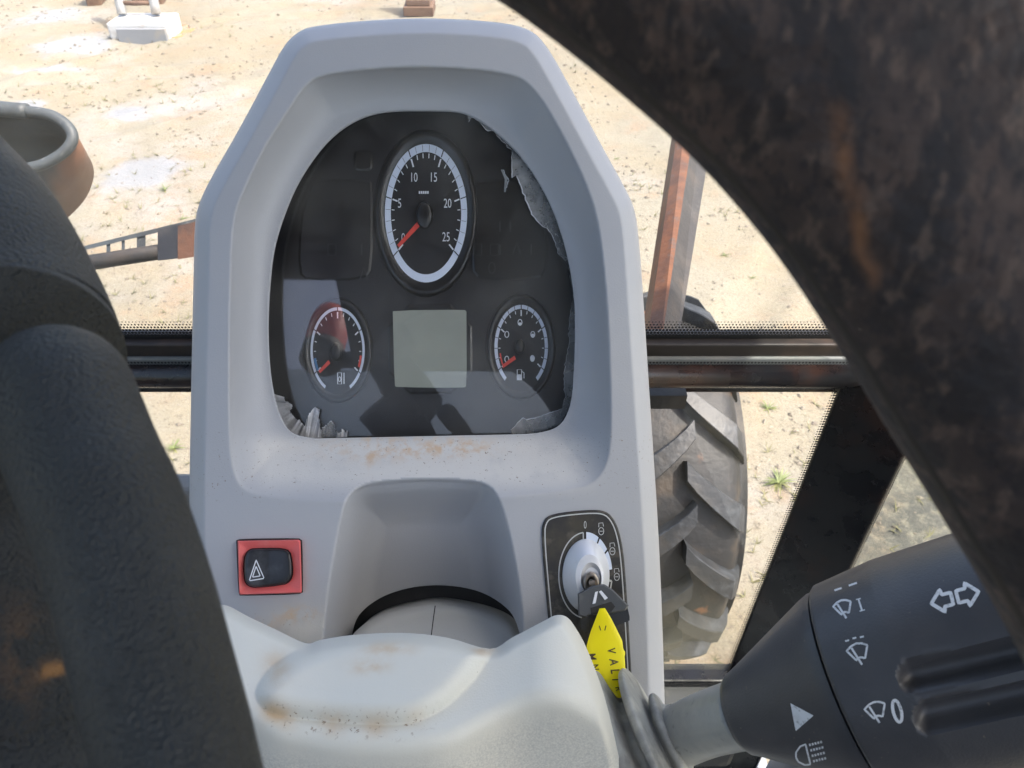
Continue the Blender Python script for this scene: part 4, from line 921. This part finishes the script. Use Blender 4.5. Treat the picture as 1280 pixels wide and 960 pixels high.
# neck (fixed cone) and barrel (turning sleeve)
J = .40 * Lk
V, Fc = lathe(B0, ax, [(-.003, 20 * un), (-.001, 43 * un), (.002, 50 * un), (.006, 54 * un), (J - .004, 110 * un), (J, 114 * un), (J + .003, 115 * un), (J + .0035, 108 * un)], 96); neck = add('lever_neck', V, Fc, M['stalk'], lev, split=40)
u0 = ax.cross(Vector((0, 0, 1))).normalized(); v0 = ax.cross(u0)
if v0.dot(UP) < 0: v0 = -v0
S0 = J + .0042; rings = []; sv = np.concatenate([[S0, S0 + .0001], np.linspace(S0 + .0012, Lk * 1.25, 150)])
na = 200; TH = np.linspace(0, 2 * math.pi, na, endpoint=False)
# grooves: centre angle, start along the axis
toc = -(B0 + ax * Lk * .7 - CAM).normalized(); a_cam = math.atan2(toc.dot(v0), toc.dot(u0))
grooves = [(a_cam + GA * s_, gs) for GA, gs, s_ in ((0, 0, 0),)]
def barrel_px(s, a, r): 
    p = B0 + ax * s + (u0 * math.cos(a) + v0 * math.sin(a)) * r - CAM; d = p.dot(FW); return 640 + p.dot(RT) / d * F_PX, 480 - p.dot(UP) / d * F_PX
Rb = [(114 if i == 0 else (119 if i == 1 else 121 + 8.0 * min(1, (s - S0) / .03))) * un for i, s in enumerate(sv)]
G1 = [((1142, 845), (1310, 808), 21), ((1162, 897), (1330, 862), 21)]
for i, s in enumerate(sv):
    ring = []
    for a in TH:
        r = Rb[i]; p = B0 + ax * s + (u0 * math.cos(a) + v0 * math.sin(a)) * r
        d = p - CAM
        if (u0 * math.cos(a) + v0 * math.sin(a)).dot(-d.normalized()) > 0:
            x, y = barrel_px(s, a, r)
            for (ga, gb, gw) in G1:
                L2 = (gb[0] - ga[0]) ** 2 + (gb[1] - ga[1]) ** 2; q = max(0, min(1, ((x - ga[0]) * (gb[0] - ga[0]) + (y - ga[1]) * (gb[1] - ga[1])) / L2))
                dd = math.hypot(x - ga[0] - q * (gb[0] - ga[0]), y - ga[1] - q * (gb[1] - ga[1]))
                if dd < gw: r -= .0075 * (1 - (dd / gw) ** 2.6)
        ring.append(B0 + ax * s + (u0 * math.cos(a) + v0 * math.sin(a)) * r)
    rings.append(ring)
Vb, Fb = loft(rings, True); barrel = add('lever_barrel', Vb, Fb, M['stalk'], lev, split=50)
bvb = BVHTree.FromPolygons([Vector(v) for v in Vb], Fb)
nV = [Vector(v.co) + Ctx.off for v in neck.data.vertices]; bvn = BVHTree.FromPolygons(nV, [tuple(p.vertices) for p in neck.data.polygons])
def surf(bv, eps=.00025):
    def f(x, y, h):
        r = ray(x, y).normalized(); loc, nrm, ix, d = bv.ray_cast(CAM, r)
        return loc - r * (eps + h) if loc else at(x, y, .35)
    return f
SB, SN = surf(bvb), surf(bvn)
def rotp(P, x, y, a, k=1.0): c, s = math.cos(a), math.sin(a); return [(x + k * (u * c - v * s), y + k * (u * s + v * c)) for u, v in P]
def wiper(x, y, a, k=1.0, bars=False):
    fan = [(-12, -6), (-6, -10), (0, -11.5), (6, -10.5), (12, -7), (6, 7), (3, 5), (0, 4.5), (-3, 5.5), (-4, 7)]
    L = [stroke(resamp(rotp(fan, x, y, a, k), 40, True), 2.6, 0, SB, True), stroke(resamp(rotp([(-6, -8), (1, 13)], x, y, a, k), 8), 2.7, 0, SB)]
    if bars: L += [stroke(resamp(rotp([(u, -16.5 - abs(1.5 - abs(u + 2) * .1)), (u + 4.5, -16.5 - abs(1.5 - abs(u + 2) * .1))], x, y, a, k), 4), 2.2, 0, SB) for u in (-11, -2.5, 6)]
    return merge(L)
AR = R_(-14)
V, Fc = wiper(1054, 761, AR, .95); add('wiper_symbol', V, Fc, M['worn'], barrel, False)
V, Fc = merge([stroke(resamp([(1073, 749), (1077.5, 763)], 5), 2.2, 0, SB), stroke([(1070, 749.5), (1076, 748)], 1.4, 0, SB), stroke([(1074.5, 764), (1081, 762.2)], 1.4, 0, SB)]); add('numeral', V, Fc, M['worn'], barrel, False)
V, Fc = wiper(1073, 817, AR, 1.12, True); add('wiper_symbol', V, Fc, M['worn'], barrel, False)
V, Fc = wiper(1095, 890, AR, 1.10); add('wiper_symbol', V, Fc, M['worn'], barrel, False)
V, Fc = stroke(rotp(ell(0, 0, 5, 14, 24), 1121.5, 889, AR), 4.0, 0, SB, True); add('numeral', V, Fc, M['worn'], barrel, False)
V, Fc = merge([stroke(resamp([(1043, 738), (1052, 735)], 4), 2.4, 0, SB), stroke(resamp([(1061, 732), (1071, 728.5)], 4), 2.4, 0, SB)]); add('dash_mark', V, Fc, M['worn'], barrel, False)
arrow = [(-15, 0), (0, -15), (1, -8), (13, -8), (13, 8), (1, 8), (0, 15)]
V, Fc = stroke(resamp(rotp(arrow, 1178, 751, AR, .95), 50, True), 4.6, 0, SB, True); add('arrow_symbol', V, Fc, M['worn'], barrel, False)
V, Fc = stroke(resamp(rotp([(-u, v) for u, v in arrow], 1209, 743, AR, .98), 50, True), 4.6, 0, SB, True); add('arrow_symbol', V, Fc, M['worn'], barrel, False)
def fillS(P, S, k=6):
    c = np.mean(P, 0); Q = resamp(P, 30, True); V, Fc = loft([[S(*(c + (q - c) * f), 0) for q in Q] for f in (1, .6, .25, .02)], True); return V, Fc
V, Fc = fillS([(988, 879), (1017, 894.5), (994.5, 914)], SN); add('pointer_mark', V, Fc, M['worn'], neck, False)
lamp = [(0, -13), (0, 13), (-7, 12), (-14, 6), (-15.5, 0), (-14, -6), (-7, -12)]
L = [stroke(resamp(rotp(lamp, 1010, 943, AR), 40, True), 2.2, 0, SN, True)]
for j in range(4):
    for i in range(5): L.append(stroke(resamp(rotp([(4 + i * 3.6, -11 + j * 7), (6.4 + i * 3.6, -11 + j * 7)], 1010, 943, AR), 3), 3.0, 0, SN))
V, Fc = merge(L); add('headlamp_symbol', V, Fc, M['worn'], neck, False)

# ------------------------------------------------------------------ steering wheel, close to the lens
sw = thing('steering_wheel', 'worn black and brown steering wheel rim and spoke close in the foreground', 'steering wheel', at(300, 1500, .16))
def offset_path(P, d):
    P = np.array(P, float); T = np.gradient(P, axis=0); T /= np.linalg.norm(T, axis=1)[:, None]; N = np.stack([T[:, 1], -T[:, 0]], 1); return P + N * d
inner = catmull([(-640, -60), (-540, -150), (-420, -230), (-280, -290), (-100, -320), (110, -300), (300, -225), (470, -130), (560, -60), (650, 0), (762, 87), (880, 192), (980, 308), (1062, 430), (1132, 545), (1200, 655), (1275, 780), (1330, 890), (1380, 1020), (1400, 1180), (1370, 1360)], 6)
DR = .118
cl = offset_path(inner, 205); Pr = [at(x, y, DR) for x, y in cl]; rr = 205 * DR / F_PX
V, Fc = sweep(Pr, rr, 72); rim = add('wheel_rim', V, Fc, M['rim'], sw)
Va = np.array([tuple(v) for v in V]) - np.array(CAM); dep = Va @ np.array(FW); vx = 640 + Va[:, 0] / dep * F_PX; vy = 480 - (Va @ np.array(UP)) / dep * F_PX
wl = catmull([(1020, 40), (1040, 130), (1056, 200), (1068, 260), (1078, 310), (1086, 345)], 6)
dd = np.min([np.hypot(vx - x, vy - y) for x, y in wl], 0); setattr_(rim, 'wear', np.clip(1.3 - dd / 9, 0, 1) * sstep(20, 170, vy))
cl = offset_path(inner, 23); V, Fc = sweep([at(x, y, DR - .001) for x, y in cl], 22 * DR / F_PX, 20); add('rim_seam', V, Fc, M['seam'], sw)
# spoke on the left: a thin upper piece entering a thicker sleeve
edgeA = catmull([(-360, -330), (-280, -190), (-200, -60), (-120, 60), (-50, 125), (0, 175), (37, 216), (71, 269), (96, 318), (117, 362), (133, 402), (140, 424)], 5)
PA = offset_path(edgeA, -150); dA = np.interp(np.arange(len(PA)), [0, 15, 25, len(PA) - 1], [.135, .180, .192, .172]); V, Fc = sweep([at(x, y, d) for (x, y), d in zip(PA, dA)], dA * 150 / F_PX, 56); add('spoke', V, Fc, M['wheel'], sw)
edgeB = catmull([(122, 412), (152, 452), (188, 540), (210, 588), (234, 654), (258, 732), (282, 824), (302, 903), (314, 960), (332, 1040), (355, 1140)], 6)
PB = offset_path(edgeB, -88); dB = np.interp(np.arange(len(PB)), [0, 14, len(PB) - 1], [.160, .142, .112]); rad = np.interp(np.arange(len(PB)), [0, len(PB) - 1], [84, 98]) * dB / F_PX
for i_, k_ in enumerate((.55, .74, .86, .93, .97, .99)): rad[i_] *= k_
V, Fc = sweep([at(x, y, d) for (x, y), d in zip(PB, dB)], rad, 72); slv = add('spoke_sleeve', V, Fc, M['wheel'], sw)
edgeC = catmull([(-10, 330), (40, 430), (72, 520), (104, 620), (138, 730), (166, 830), (188, 920), (205, 1000), (225, 1120)], 6)
PC = offset_path(edgeC, -190); dC = np.linspace(.200, .160, len(PC)); V, Fc = sweep(catmull([tuple(at(x, y, d)) for (x, y), d in zip(PC, dC)], 3), np.interp(np.arange(3 * (len(PC) - 1) + 1), 3 * np.arange(len(PC)), dC * 190 / F_PX), 200); lobe = add('spoke_web', V, Fc, M['wheel'], sw)
Va = np.array([tuple(v) for v in V]) - np.array(CAM); dep = Va @ np.array(FW); vx = 640 + Va[:, 0] / dep * F_PX; vy = 480 - (Va @ np.array(UP)) / dep * F_PX
near = ((Va / np.linalg.norm(Va, axis=1)[:, None]) * np.array(FW)).sum(1) > 0
setattr_(lobe, 'wear', np.clip(np.exp(-((vx - 66 + .5 * (vy - 838)) / 15) ** 2 - ((vy - 838) / 9) ** 2) * 1.6 + .22 * np.exp(-((vx - 25) / 30) ** 2 - ((vy - 820) / 70) ** 2), 0, 1) * near)
# hub below the picture that joins spoke and rim
V, Fc = sweep([at(-300, 1250, .16), at(-260, 1250, .20)], .05, 40); add('wheel_hub', V, Fc, M['wheel'], sw)
V, Fc = sweep([at(-300, 1250, .17), at(345, 1180, .14), at(900, 1230, .12), at(1560, 1300, .118)], .012, 20); add('lower_spoke', V, Fc, M['wheel'], sw)
